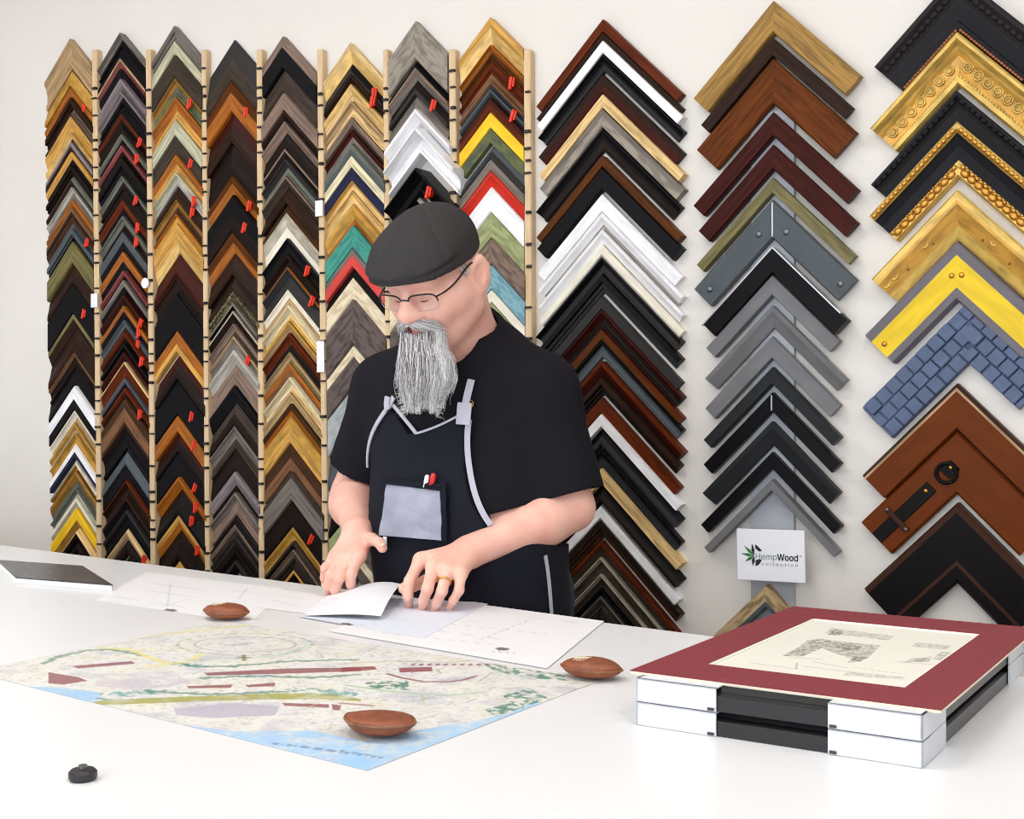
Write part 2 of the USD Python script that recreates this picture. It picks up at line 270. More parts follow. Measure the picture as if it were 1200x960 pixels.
def column(cname, xa0, xa1, xl, xr, text, vertical=True, group=None):
    es = [parse(e) for e in text.split()]
    out = []
    for i, (y, ms, pr, star) in enumerate(es):
        k = (y - 60) / 580
        tt = (.020, .026, .017, .023, .029)[(i * 7 + len(cname)) % 5]
        if ms[0][0] in ('k', 'dk') and len(ms) == 1: tt *= .8
        a = at_y(xa0 + (xa1 - xa0) * k, y, -tt); nxt = es[i + 1][0] if i + 1 < len(es) else y + 14
        b = at_y(xa0 + (xa1 - xa0) * k, nxt, -tt)
        w = max(.008, (a[2] - b[2]) * R2 * .985)
        Xl = at_y(xl[0] + (xl[1] - xl[0]) * k, y, -tt)[0]; Xr = at_y(xr[0] + (xr[1] - xr[0]) * k, y, -tt)[0]
        Ll, Lr = (a[0] - Xl) / R2, (Xr - a[0]) / R2
        prev = PAL[es[i - 1][1][0][0]][1] if i else None
        lab = f"{PAL[ms[0][0]][1]} frame corner{' with ' + PAL[ms[1][0]][1] + ' lip' if len(ms) > 1 else ''}, {ORD[i]}{' from top' if i else ''} in the {cname} column"
        th, rails = corner((a[0], a[2]), Ll, Lr, w, ms, pr or 'ifsort'[(i * 5 + len(cname)) % 6], tt, 0.0, vertical, lab, f'frame corners in the {cname} column')
        if star: price_tag(th, 1, Lr * (.62 + .2 * ((i * 37) % 10) / 10), w, tt, ang=.35 + .4 * ((i * 13) % 7) / 7)
        out.append(th)
    return out
for c in COLS: column(*c)
# seventh column: two deep shadow-box corners among flat ones
def free(cname, i, y_out, y_in, xa, xl, xr, ms, pr, t, base=0.0, label=None, wl=None, wr=None, vertical=False):
    a = at_y(xa, y_out, -base - t); b = at_y(xa, y_in, -base - t); w = (a[2] - b[2]) * R2
    Xl = at_y(xl, y_out, -base - t)[0]; Xr = at_y(xr, y_out, -base - t)[0]
    lab = label or f"{PAL[ms[0][0]][1]} frame corner{' with ' + PAL[ms[1][0]][1] + ' lip' if len(ms) > 1 else ''}, {ORD[i]}{' from top' if i else ''} in the {cname} column"
    return corner((a[0], a[2]), (a[0] - Xl) / R2, (Xr - a[0]) / R2, w, ms, pr, t, base, vertical, lab, f'frame corners in the {cname} column', wl, wr), a, w
for i, (yo, yi, ms, pr, t, xl, xr, base) in enumerate([
    (24, 69, [('bg', 0)], 'f', .022, 452, 524, 0), (70.5, 79, [('k', 0)], 'o', .02, 452, 524, 0), (79, 93, [('tp', 0), ('gr', .5)], 'i', .022, 452, 524, 0), (94, 110, [('dk', 0), ('ch', .6)], 'o', .02, 452, 524, 0),
    (110.5, 128, [('gr', 0)], 'o', .02, 452, 524, 0), (127, 142, [('wh', 0)], 'i', .045, 450, 526, 0), (148, 178, [('wh', 0)], 's', .07, 449, 530, 0), (196, 222, [('k', 0)], 's', .07, 450, 532, 0),
    (225, 233, [('bg', 0)], 'f', .03, 456, 520, 0), (236, 262, [('k', 0)], 'f', .022, 453, 526, 0), (264, 290, [('dk', 0)], 'i', .022, 453, 526, 0), (292, 322, [('rw', 0)], 's', .022, 454, 527, 0), (324, 352, [('ww', 0)], 'f', .022, 455, 528, 0), (354, 384, [('ru', 0)], 'f', .022, 455, 529, 0), (386, 412, [('k', 0), ('ch', .5)], 'i', .022, 456, 530, 0), (414, 444, [('wg', 0)], 'f', .022, 456, 530, 0), (446, 470, [('dk', 0)], 'i', .022, 457, 531, 0), (472, 500, [('br', 0)], 's', .022, 457, 532, 0), (502, 530, [('bg', 0)], 'f', .022, 458, 532, 0), (532, 560, [('k', 0)], 'o', .022, 458, 533, 0)]):
    (th, rails), a, w = free('seventh', i, yo, yi, 486, xl, xr, ms, pr, t, base, vertical=True)
    if i in (3, 7): price_tag(th, 1, (at_y(xr, 100, 0)[0] - a[0]) / R2 * .72, w, t)

# ninth column: wide corners hung straight on the white wall
C9 = '22:rw,f 38:db,f 47:wh/wh@.5,f 63:k/dh@.6,s 87:db/mh@.5,f 110:pi,f 127:gr/bg@.4,f 150:k/dk@.5,s 182:do,f 196:k,f 227:wh,f 249:wh/lr@.7,i 269:wh,i 287:hw/lr@.75,f 302:k/ch@.4,s 321:k/dh@.5,t 347:ch,f 363:mh/dk@.4,s 386:rw/do@.3,f 399:k/sl@.3,s 423:rw/mh@.4,i 442:db/dk@.4,t 466:rw,f 485:wh/wh@.5,f 501:k/dh@.5,o 526:k/dh@.4,s 549:pi,f 567:k/dk@.5,o 593:wh/lr@.8,f 610:dk/br@.4,t 634:rw/dt@.4,i 653:si/dt@.3,s 673:si/dt@.35,s 690:k/dk@.5,i 699:gg/dt@.3,s 714:dk,o'
es = [parse(e) for e in C9.split()]
for i, (y, ms, pr, star) in enumerate(es):
    k = (y - 60) / 640; xa = 706 - 3 * k; tt = (.024, .02, .028)[i % 3]
    nxt = es[i + 1][0] if i + 1 < len(es) else y + 16
    yi = nxt - 1 if nxt - y < 24 else y + (nxt - y) * .82
    jit = ((i * 29) % 7 - 3) * .7
    free('ninth', i, y, yi, xa, 630 - 2 * k + jit, 801 - 3 * k + jit * .8, ms, pr, tt)

# tenth column: spaced corners on a grey rail
C10 = [(0, 38, 812, 1009, 'oak', 'f', .02, 'golden oak frame corner, topmost in the tenth column'), (44, 65, 821, 999, 'db', 'f', .022, None), (68, 121, 816, 1004, 'dw', 'f', .018, 'broad grained walnut frame corner, widest brown one in the tenth column'),
       (131, 159, 812, 1006, 'mh', 'f', .022, None), (169, 198, 818, 1005, 'mh', 'f', .022, 'mahogany frame corner just above the thin olive one in the tenth column'), (208, 226, 816, 1003, 'ol', 'f', .02, None),
       (234, 279, 813, 1004, 'sl', 'f', .018, 'broad slate grey metal frame corner with rivets in the tenth column'), (290, 320, 824, 993, 'k', 'f', .03, 'black frame corner with silver edge right under the riveted grey one'),
       (322, 346, 827, 984, 'gt', 'f', .022, None), (358, 384, 826, 992, 'gt', 'i', .024, 'lighter steel grey frame corner, second of three greys in the tenth column'), (394, 420, 826, 985, 'gt', 'f', .02, 'steel grey frame corner with darker right arm in the tenth column'),
       (430, 450, 824, 985, 'dh', 'f', .024, None), (460, 482, 824, 985, 'k', 'f', .024, 'black frame corner with a thin silver mitre line in the tenth column'), (494, 522, 823, 984, 'dh', 'i', .024, 'dark graphite frame corner just above the two thin lowest ones'),
       (530, 549, 821, 986, 'k', 'f', .024, 'thin black frame corner, second lowest in the tenth column'), (562, 575, 825, 983, 'gt', 'f', .026, 'thin steel grey frame corner, lowest above the white card')]
rail_ends = [at_y(905, 130, -.012), at_y(905, 790, -.012)]
rl = tag(obj('mounting_board', box((rail_ends[0][0] - .05, -.012, rail_ends[1][2]), (rail_ends[0][0] + .05, 0, rail_ends[0][2])), 'rail_gray'), 'light grey mounting board behind the tenth column and white card', 'board')
for i, (yo, yi, xl, xr, key, pr, t, lab) in enumerate(C10):
    ms = [(key, 0)]
    (th, rails), a, w = free('tenth', i, yo, yi, 906 - i * .15, xl, xr, ms, pr, t, .012, lab)
    if yo == 234:
        for sd, al in ((-1, .075), (1, .075), (-1, .24), (1, .245)):
            s = trimesh.creation.icosphere(2, .0075); s.apply_scale((1, 1, .55)); s.apply_translation((al, -sd * w * .5, t))
            obj('rivet', s, 'rivet_steel', th, smooth=True, M=arm_frame(sd))
    if yo in (234, 460): obj('mitre_strip', chamfer_box((-.0018, -t - .0015, -w / R2 * .97), (.0018, -t + .004, -.006), .0005), 'metal_silver', th, label='silver strip along the mitre')
    if yo == 290:
        for sd, L in ((-1, .2), (1, .2)):
            obj('silver_edge', chamfer_box((0, -.0015, .0), (.235 if sd < 0 else .215, .0022, t + .002), .0006), 'metal_silver', th, M=arm_frame(sd), label='thin silver outer edge')

# eleventh column: broad ornate corners, right arms running out of the picture
def ring(r, tr, n=14, m=6):
    return trimesh.creation.torus(r, tr, major_sections=n, minor_sections=m)
X11 = 1121
def big(yleft, xleft, wpx, ms, pr, t, label, xa=X11, xr=1235):
    """place by the outer lower-left tip of the left arm"""
    tip = at_y(xleft, yleft, -t); X0 = at_y(xa, yleft, -t)[0]; L = (X0 - tip[0]) / R2
    pxm = FPX / ((tip - CAM) @ FWD); w = wpx / pxm
    Xr = at_y(xr, yleft, -t)[0]
    th, rails = corner((X0, tip[2] + (X0 - tip[0])), L, (Xr - X0) / R2, w, ms, pr, t, 0, False, label, 'frame corners in the rightmost column')
    return th, rails, L, (Xr - X0) / R2, w, t
def beads(rail, side, L, s, z, r, step, m, name, stretch=1.3):
    ms = []
    sg = -1 if side > 0 else 1
    for a in np.arange(s + step, L - step * .3, step):
        b = trimesh.creation.icosphere(1, r); b.apply_scale((stretch, 1, .8)); b.apply_translation((a, sg * s, z)); ms.append(b)
    obj(name, cat(*ms), m, rail, smooth=True, kind='stuff')
pal('ob2', (58, 54, 56), 'dark bronze', 'paint'); pal('g2', (204, 170, 86), 'bright gold', 'leaf'); pal('bk2', (44, 44, 50), 'ebony black', 'paint'); pal('yl', (228, 194, 32), 'lemon yellow', 'paint'); pal('gy', (104, 100, 108), 'leather grey', 'paint')
pal('le', (140, 64, 14), 'orange leather', 'paint', rough=.38); pal('bl', (84, 98, 128), 'slate blue', 'paint'); pal('eb', (24, 20, 22), 'deep black leather', 'paint', rough=.4); pal('bb', (86, 54, 40), 'brown leather', 'paint')
th, rails, L, Lr, w, t = big(78, 1024, 46, [('ob2', 0), ('bk2', .45)], 's', .035, 'dark bronze ornate frame corner with copper beaded edge at the top right')
for rr, sd, l in ((rails[0], -1, L), (rails[1], 1, Lr)): beads(rr, sd, l, w * .95, t * .66, .0035, .0075, 'copper_bead', 'bead_row'); beads(rr, sd, l, w * .25, t * .7, .007, .017, PAL['ob2'][0], 'bead_row')
th, rails, L, Lr, w, t = big(150, 1019, 42, [('g2', 0), ('go', .3), ('g2', .78)], 's', .04, 'broad gold ornate frame corner with rosette relief in the rightmost column')
for rr, sd, l in ((rails[0], -1, L), (rails[1], 1, Lr)):
    sg = -1 if sd > 0 else 1
    for a in np.arange(w * .6 + .02, l - .01, .027):
        r = cat(ring(.0095, .0022), ring(.005, .0018)); r.apply_translation((a, sg * w * .5, t * .5)); obj('rosette', r, PAL['g2'][0], rr, smooth=True)
    beads(rr, sd, l, w * .8, t * .55, .0028, .008, PAL['g2'][0], 'bead_row')
th, rails, L, Lr, w, t = big(216, 1020, 30, [('bk2', 0), ('ob2', .3), ('bk2', .45)], 's', .032, 'black grooved frame corner between two gold ornate ones at the right')
for rr, sd, l in ((rails[0], -1, L), (rails[1], 1, Lr)): beads(rr, sd, l, w * .18, t * .85, .006, .015, PAL['bk2'][0], 'bead_row')
th, rails, L, Lr, w, t = big(253, 1018, 44, [('g2', 0), ('bk2', .2), ('g2', .68)], 's', .036, 'black frame corner edged with two rows of gold beads, rightmost column')
for rr, sd, l in ((rails[0], -1, L), (rails[1], 1, Lr)):
    beads(rr, sd, l, w * .1, t * .95, .0055, .0125, 'gold_bead', 'bead_row'); beads(rr, sd, l, w * .84, t * .62, .0085, .019, 'gold_bead', 'bead_row'); beads(rr, sd, l, w * .74, t * .5, .005, .0125, 'gold_bead', 'bead_row')
th, rails, L, Lr, w, t = big(327, 1021, 40, [('g2', 0), ('go', .2), ('g2', .7)], 'i', .04, 'plain broad gold frame corner with small nail heads, rightmost column')
for rr, sd, l in ((rails[0], -1, L), (rails[1], 1, Lr)):
    sg = -1 if sd > 0 else 1
    for q, a in enumerate(np.arange(w * .6 + .03, l - .012, .036)):
        s = trimesh.creation.icosphere(1, .003); s.apply_translation((a, sg * w * (.44 + .12 * (q % 2)), t * .74)); obj('nail_head', s, 'copper_bead', rr)
    for a in (l - .012, l - .035, l * .5):
        r = ring(.007, .0024); r.apply_translation((a, sg * w * .4, t * .78)); obj('scroll', r, PAL['g2'][0], rr, smooth=True)
th, rails, L, Lr, w, t = big(393, 1013, 48, [('gy', 0), ('yl', .24), ('gy', .78)], 'f', .03, 'grey frame corner with bright yellow panel, below the gold ones')
for sd, l in ((-1, L), (1, Lr)):
    for a in (w * .5 + .014, l - .016):
        s = trimesh.creation.icosphere(2, .006); s.apply_scale((1, 1, .6)); s.apply_translation((a, -sd * w * .5, t)); obj('stud', s, 'gold_bead', th, smooth=True, M=arm_frame(sd), label='brass stud')
th, rails, L, Lr, w, t = big(478, 1010, 50, [('bl', 0)], 'f', .018, 'slate blue tiled frame corner between the yellow and leather ones', xa=1136)
for rr, sd, l in ((rails[0], -1, L), (rails[1], 1, Lr)):
    sg = -1 if sd > 0 else 1; p = w / 3
    for r_ in range(3):
        off = (r_ % 2) * p * .5
        for a in np.r_[(r_ + .35) * p - off * .3, np.arange((r_ + 1) * p + off + .001, l - p * .3, p)]:
            x1 = min(a + (p if a > (r_ + .6) * p else (r_ + 1) * p + off + .001 - a) - .0016, l); lo = (a + .0008, min(sg * (r_ * p + .0009), sg * ((r_ + 1) * p - .0009)), t - .003); hi = (x1, max(sg * (r_ * p + .0009), sg * ((r_ + 1) * p - .0009)), t + .005 + .0018 * ((int(a * 900) + r_ * 3) % 4) + (.0007 if sd > 0 else 0))
            obj('tile', chamfer_box(lo, hi, .0016), PAL['bl'][0], rr)
th, rails, L, Lr, w, t = big(557, 1010, 37, [('bb', 0), ('ta', .1), ('le', .17)], 'f', .03, 'orange leather frame corner with pale piped edge below the blue tiles')
th, rails, L, Lr, w, t = big(612, 1009, 50, [('le', 0)], 'f', .024, 'orange leather frame corner with black buckled strap at the right')
M = arm_frame(-1)
obj('strap', cat(chamfer_box((L * .42, w * .36, t), (L - .001, w * .66, t + .004), .001), chamfer_box((.05, w * .36, t), (.08, w * .66, t + .004), .001)), PAL['eb'][0], th, M=M, label='black leather strap')
obj('strap_loop', chamfer_box((L * .76, w * .2, t + .004), (L * .80, w * .84, t + .009), .001), PAL['bb'][0], th, M=M, label='brown strap keeper')
for yy in (.22, .82):
    s = trimesh.creation.icosphere(2, .005); s.apply_translation((L * .78, w * yy, t + .008)); obj('stud', s, 'rivet_steel', th, smooth=True, M=M)
for aa in (L * .47, .06):
    s = trimesh.creation.icosphere(2, .005); s.apply_translation((aa, w * .5, t + .005)); obj('stud', s, 'gold_bead', th, smooth=True, M=M, label='brass stud')
r = ring(.02, .004, 24, 8); r.apply_translation((L * .27, w * .52, t + .006)); obj('ring', r, PAL['eb'][0], th, smooth=True, M=M, label='dark metal ring')
big(690, 1012, 64, [('bb', 0), ('eb', .12), ('bb', .72), ('eb', .78)], 'f', .034, 'black leather frame corner with brown edges, lowest in the rightmost column')
# battens between the columns
for i, (x0, x1, wpx, yt, yb) in enumerate([(111, 117, 8, 58, 700), (174, 180, 8, 58, 700), (239, 243.5, 7, 58, 700), (304, 307, 8, 58, 720), (375, 382, 8, 58, 720), (452, 457, 7, 58, 700), (530, 536, 9, 58, 600), (618, 621, 9, 58, 560)]):
    a, b = at_y(x0, yt, -.02), at_y(x1, yb, -.02); wd = wpx * .41 / (FPX / ((a - CAM) @ FWD)) / .78
    m = chamfer_box((-wd, -.024, b[2] - a[2]), (wd, 0, 0), .003)
    sh = (b[0] - a[0]) / (b[2] - a[2]); m.vertices[:, 0] += m.vertices[:, 2] * sh
    B = thing('batten', f"pale wooden batten with dark clips between the {ORD[i] if i else 'leftmost'} and {'sixth seventh eighth ninth'.split()[i - 4] if i > 3 else ('second', 'third', 'fourth', 'fifth')[i]} columns", 'batten', (a[0], 0, a[2]), group='battens between the sample columns')
    obj('strip', m, 'batten_wood', B)
    R = random.Random(40 + i); z = -.03
    while z > b[2] - a[2] + .05:
        z -= R.choice((.03, .055, .08, .1, .042)); hh = R.choice((.003, .004, .005))
        obj('clip', chamfer_box((sh * z - wd * (.7 if R.random() < .4 else .25), -.030, z), (sh * z + wd * 1.05, -.02, z + hh * 1.6), .001), 'clip_black', B)
    if i in (0, 4):
        for yy in ((353,) if i == 0 else (410, 428, 245)):
            zz = at_y(x0, yy, -.03)[2] - a[2]; obj('paper_label', chamfer_box((sh * zz - wd * 1.4, -.032, zz - .02), (sh * zz + wd * 1.3, -.029, zz + .024), .0008), 'card_white', B, label='small white paper label')
    if i == 1:
        zz = at_y(169, 332, -.03)[2] - a[2]; c = trimesh.creation.cylinder(.016, .003, sections=24); c.apply_transform(trimesh.transformations.rotation_matrix(math.pi / 2, (1, 0, 0))); c.apply_translation((sh * zz - .012, -.031, zz)); obj('sticker', c, 'card_white', B, label='round white sticker')
# ------------------------------------------------------------------ white card with lettering, small rustic corner
free('tenth', 16, 686, 712, 897, 832, 950, [('rt', 0), ('sl', .72)], 'f', .03, .012, 'small rustic tan wood corner under the white card, half hidden by the red mat')
ca, cb, cd = at_y(863, 619.5, -.055), at_y(942.5, 622, -.055), at_y(864.2, 679.5, -.055)
cw, chh = np.linalg.norm(cb - ca), np.linalg.norm(cd - ca)
ex = (cb - ca) / cw; ez = np.cross(ex, [0, 1.0, 0]); ez /= np.linalg.norm(ez); ez = ez if ez[2] > 0 else -ez
card = thing('sign_card', 'white card with green leaf emblem and lettering below the tenth column', 'sign', M=frame_matrix(cd, ex, ez, np.cross(ex, ez)))
obj('card', chamfer_box((0, 0, -.004), (cw, chh, 0), .001), 'card_white', card)
plain('ink_black', (26, 26, 34), .6); plain('ink_grey', (150, 152, 158), .6); plain('ink_pale', (128, 140, 134), .6); plain('ink_green', (44, 122, 58), .6)
cu = lambda x, y: ((x - 140) / 848 * cw, chh - (y - 105) / 650 * chh)
def flat(poly, h=.0008):
    return trimesh.creation.extrude_polygon(poly, h, engine='earcut')
def leaflet(tip, base=(358, 440), wd=20):
    b, t_ = np.array(cu(*base)), np.array(cu(*tip)); d = t_ - b; n = np.array([-d[1], d[0]]); n /= np.linalg.norm(n); wv = wd / 848 * cw
    return flat(Polygon([b, b + d * .45 + n * wv, t_, b + d * .45 - n * wv]))
for tip in ((190, 420), (235, 318), (334, 285), (240, 522), (340, 572)): obj('leaf_emblem', leaflet(tip), 'ink_green' if tip[0] < 300 else 'ink_black', card)
for q in ([(376, 300), (400, 312), (432, 342), (460, 378), (420, 384), (376, 345)], [(376, 570), (376, 500), (418, 480), (458, 488), (430, 535), (405, 560)]): obj('leaf_emblem', flat(Polygon([cu(*p) for p in q])), 'ink_black', card)
def lettering(s, x0, x1, ybase, ycap, m, bold=False, name='lettering'):
    h = (ybase - ycap) / 650 * chh; t_ = text_mesh(s, h, .0008, bold); t_.apply_scale((((x1 - x0) / 848 * cw) / (t_.bounds[1][0] - t_.bounds[0][0]), 1, 1))
    x, y = cu(x0, ybase); t_.apply_translation((x - t_.bounds[0][0], y, 0)); obj(name, t_, m, card)
lettering('Hemp', 380, 645, 482, 408, 'ink_pale'); lettering('Wood', 650, 905, 486, 408, 'ink_black', True); lettering('c o l l e c t i o n', 452, 902, 556, 516, 'ink_grey'); lettering('®', 925, 950, 440, 412, 'ink_grey')

# ------------------------------------------------------------------ white work table
ZT = .92
e0, e1 = at_z(74, 648, ZT), at_z(830, 745, ZT)
tx = (e1 - e0) / np.linalg.norm(e1 - e0); ty = np.array([tx[1], -tx[0], 0])           # along the back edge, and towards the camera
T = lambda a, b, z=0: e0 + tx * a + ty * b + np.array([0, 0, z])
tab = thing('work_table', 'large white laminate work table the man leans over', 'table', M=frame_matrix((e0[0], e0[1], 0), tx, -ty, (0, 0, 1)))
obj('tabletop', chamfer_box((-1.6, -1.42, ZT - .04), (2.75, 0, ZT), .003), 'white_laminate', tab)
for k, x in enumerate((-1.5, -.45, .6, 1.65)):
    obj('cabinet_panel', chamfer_box((x, -1.3, .08), (x + 1.035, -.06, ZT - .04), .004), 'cabinet_white', tab)
obj('plinth', box((-1.45, -1.25, 0), (2.6, -.1, .08)), 'ink_grey', tab)

# ---- printed sheets
printed('print_paper', .5)
def to_plane(pts, z=ZT): return np.array([at_z(x, y, z)[:2] for x, y in pts])
class Print:
    """flat print given per vertex of a sheet: polygons, lines and dashes laid out on the sheet itself"""
    def __init__(s, grid, base): s.g = grid; s.c = np.tile(np.array(lin(base)), (len(grid), 1)); s.n = fbm(np.c_[grid * 55, np.zeros(len(grid))], 4, 5); s.n3 = fbm(np.c_[grid * 150, np.full(len(grid), 7.7)], 3, 21)
    def mixin(s, m, rgb, a=1.0): m = np.clip(m * a, 0, 1)[:, None]; s.c = s.c * (1 - m) + np.array(lin(rgb)) * m
    def poly(s, pts, rgb, a=1.0, mottled=0.0):
        m = shapely.contains_xy(Polygon(pts).buffer(0), s.g[:, 0], s.g[:, 1]).astype(float)
        if mottled >= .75: m = m * np.clip((s.n3 - .44) * 8, 0, 1)
        elif mottled: m = m * np.clip(.5 + (s.n - .5) * 6 * mottled + (1 - mottled) * .5, 0, 1)
        s.mixin(m, rgb, a)
    def line(s, pts, rgb, wd, a=1.0, dash=None):
        L = LineString(pts); b = L.bounds; e = wd * 1.6; k = np.flatnonzero((s.g[:, 0] > b[0] - e) & (s.g[:, 0] < b[2] + e) & (s.g[:, 1] > b[1] - e) & (s.g[:, 1] < b[3] + e))
        if not len(k): return
        P = shapely.points(s.g[k]); d = shapely.distance(L, P); m = np.zeros(len(s.g)); m[k] = np.clip(1.5 - d / wd, 0, 1)
        if dash is not None:
            q = shapely.line_locate_point(L, P); m[k] *= ((np.sin(q / dash * 6.28) + np.sin(q / dash * 2.9 + 1)) > -.2)
        s.mixin(m, rgb, a)
def sheet_grid(O, U, V, nu, nv):
    u, v = np.meshgrid(np.linspace(0, 1, nu), np.linspace(0, 1, nv), indexing='ij'); u, v = u.ravel(), v.ravel()
    P = np.asarray(O)[None] + u[:, None] * np.asarray(U)[None] + v[:, None] * np.asarray(V)[None]
    i, j = np.meshgrid(np.arange(nu - 1), np.arange(nv - 1), indexing='ij'); i, j = i.ravel(), j.ravel()
    q = np.stack([i * nv + j, (i + 1) * nv + j, (i + 1) * nv + j + 1, i * nv + j + 1], 1)
    f = np.vstack([q[:, [0, 1, 2]], q[:, [0, 2, 3]]])
    return P, f, u, v
def sheet(name, label, cat_, O, U, V, nu, nv, z, paint, base, group=None, lift=None, m='print_paper', parent=None):
    P, f, u, v = sheet_grid(O[:2], U[:2], V[:2], nu, nv)
    pr = Print(P, base); paint(pr)
    zz = z + (lift(u, v) if lift is not None else 0 * u)
    V3 = np.c_[P, zz]; n = len(V3)
    # paper thickness: an underside a third of a millimetre below, closed along the rim
    rim = np.r_[np.arange(nv), np.arange(1, nu) * nv + nv - 1, np.arange(nv - 2, -1, -1) + (nu - 1) * nv, np.arange(nu - 2, 0, -1) * nv]
    V3 = np.vstack([V3, V3 - [0, 0, .0003]]); cr = np.vstack([pr.c, np.tile(np.array(lin((232, 232, 232))), (n, 1))])
    r2 = np.roll(rim, -1); side = np.vstack([np.stack([rim, rim + n, r2 + n], 1), np.stack([rim, r2 + n, r2], 1)])
    nrm = np.cross(V3[f[0][1]] - V3[f[0][0]], V3[f[0][2]] - V3[f[0][0]])
    if nrm[2] < 0: f = f[:, ::-1]; 
    else: side = side[:, ::-1]
    me = (V3, np.vstack([f, f[:, ::-1] + n, side]))
    p = obj(name, me, m, parent, colors=cr)
    if parent is None: tag(p, label, cat_, group)
    return p

c7 = lambda *p: to_plane([(74 + x * .2883, 640 + y * .2885) for x, y in p])
c8 = lambda *p: to_plane([(400 + x * .3, 660 + y * .3) for x, y in p])
pB, pR, pF = (at_z(x, y, ZT) for x, y in ((265, 728), (702, 798.5), (430, 904)))
def paint_map(p):
    wob = lambda pts, a=.0016, n=60: np.array([LineString(pts).interpolate(t_, normalized=True).coords[0] for t_ in np.linspace(0, 1, n)]) + rng.normal(0, a, (n, 2))
    p.mixin(np.clip((p.n - .45) * 3, 0, 1), (210, 208, 202), .7)
    n2 = fbm(np.c_[p.g * 26, np.full(len(p.g), 3.3)], 4, 9); p.mixin(np.clip((n2 - .5) * 5, 0, 1), (228, 220, 184), .28); p.mixin(np.clip((.46 - n2) * 6, 0, 1), (186, 184, 198), .6)
    fine = fbm(np.c_[p.g * 210, np.full(len(p.g), 1.3)], 3, 2); p.mixin(np.clip((fine - .57) * 9, 0, 1), (140, 142, 138), .4)
    W = (150, 196, 236)
    p.poly(c7((-400, 560), (0, 580), (150, 598), (140, 640), (85, 652), (0, 700), (-400, 700)), W, .85, .25)
    p.poly(c7((60, 652), (250, 690), (420, 722), (700, 757), (1000, 752), (1200, 790), (1270, 960), (1000, 960)), W, .8, .3); p.poly(c7((60, 652), (1000, 960), (900, 960), (-400, 640)), W, .75, .2)
    p.poly(c8((0, 720), (300, 655), (520, 620), (655, 590), (770, 535), (800, 560), (120, 830), (0, 830)), W, .8, .3)
    p.poly(c7((450, 662), (700, 640), (880, 655), (860, 692), (600, 702), (460, 690)), (178, 172, 192), .8); p.poly(c7((150, 522), (450, 510), (520, 560), (300, 590), (130, 570)), (196, 186, 200), .6, .5)
    p.poly(c7((90, 650), (150, 630), (500, 614), (900, 600), (1110, 606), (1210, 624), (1210, 634), (1050, 626), (800, 626), (500, 636), (150, 650)), (158, 158, 62), .85, .2)
    for q in (((570, 518), (900, 500), (1210, 496), (1210, 511), (900, 521), (590, 529)), ((35, 490), (280, 470), (292, 480), (60, 500)), ((500, 572), (690, 565), (680, 579), (512, 581)), ((740, 568), (860, 557), (860, 572), (752, 576)), ((890, 640), (1080, 646), (1080, 660), (900, 652)), ((1092, 645), (1130, 650), (1125, 671), (1095, 668)), ((-60, 515), (60, 535), (100, 550), (0, 566), (-60, 560))): p.poly(c7(*q), (138, 66, 76), .85)
    for q in (((0, 410), (130, 405), (140, 418), (0, 429)), ((225, 412), (355, 408), (355, 425), (228, 430))): p.poly(c8(*q), (146, 66, 72), .9)
    G = (34, 122, 96)
    for q in (((560, 400), (650, 385), (862, 418), (880, 462), (740, 452), (600, 425)), ((630, 520), (735, 492), (805, 528), (745, 556), (650, 545)), ((560, 575), (680, 545), (735, 560), (600, 602)), ((90, 470), (260, 458), (265, 498), (120, 492))): p.poly(c8(*q), G, .85, 1.0)
    for q in (((890, 582), (1050, 578), (1200, 600), (1190, 614), (950, 602)), ((130, 630), (150, 600), (330, 585), (420, 600), (300, 612), (160, 632)), ((440, 470), (500, 478), (600, 490), (560, 498), (470, 494))): p.poly(c7(*q), (70, 150, 150), .75, .9)
    for pts in (((-80, 480), (10, 445), (100, 425), (180, 422), (260, 432), (330, 448)), ((450, 478), (560, 492), (700, 490), (900, 472), (1200, 462)), ((560, 540), (760, 530), (1000, 538), (1200, 525)), ((330, 590), (480, 600), (640, 605), (900, 592))): p.line(wob(c7(*pts), .003), G, .004, .7)
    for pts in (((220, 390), (330, 370), (560, 345), (780, 320)), ((150, 415), (280, 425), (350, 455), (430, 482), (330, 492)), ((430, 482), (520, 470), (560, 440))): p.line(c7(*pts), (226, 216, 140), .005, .8)
    el = [(740 + 275 * math.cos(q), 402 + 44 * math.sin(q)) for q in np.linspace(0, 6.3, 60)]
    p.line(c7(*el), (150, 160, 130), .0022, .8, .012); p.line(c7(*[(740 + (x - 740) * .75, 402 + (y - 402) * .7) for x, y in el]), (168, 150, 160), .0018, .7)
    p.line(c7((500, 465), (700, 462), (900, 445), (1010, 400)), (130, 190, 160), .002, .7); p.line(c8((180, 435), (240, 452), (320, 466), (420, 466), (480, 458), (525, 444)), (140, 74, 78), .0032, .9); p.line(c8((0, 395), (200, 385), (420, 390), (600, 375)), (190, 180, 150), .003, .7)
    for x in range(270, 560, 32): p.poly(c8((x, 397), (x + 20, 394), (x + 18, 402), (x + 2, 403)), (142, 80, 84), .8)
    p.line(c7((900, 355), (960, 350), (1025, 356)), (190, 120, 120), .004, .7, .006); p.line(c7((640, 400), (700, 405), (780, 395)), (170, 140, 150), .005, .6, .005); p.line(c7((715, 455), (755, 455)), (120, 120, 70), .004, .8); p.line(c7((735, 445), (735, 468)), (120, 120, 70), .003, .8)
    p.line(c7((860, 806), (1000, 822), (1200, 850), (1290, 862)), (96, 120, 160), .0035, .75, .008); p.line(c8((0, 735), (60, 745), (110, 752)), (110, 130, 160), .003, .6, .007)
    p.line(c8((20, 480), (200, 505), (420, 520), (560, 505)), (130, 190, 130), .003, .55); p.line(c8((0, 550), (120, 560)), (150, 90, 90), .004, .7)
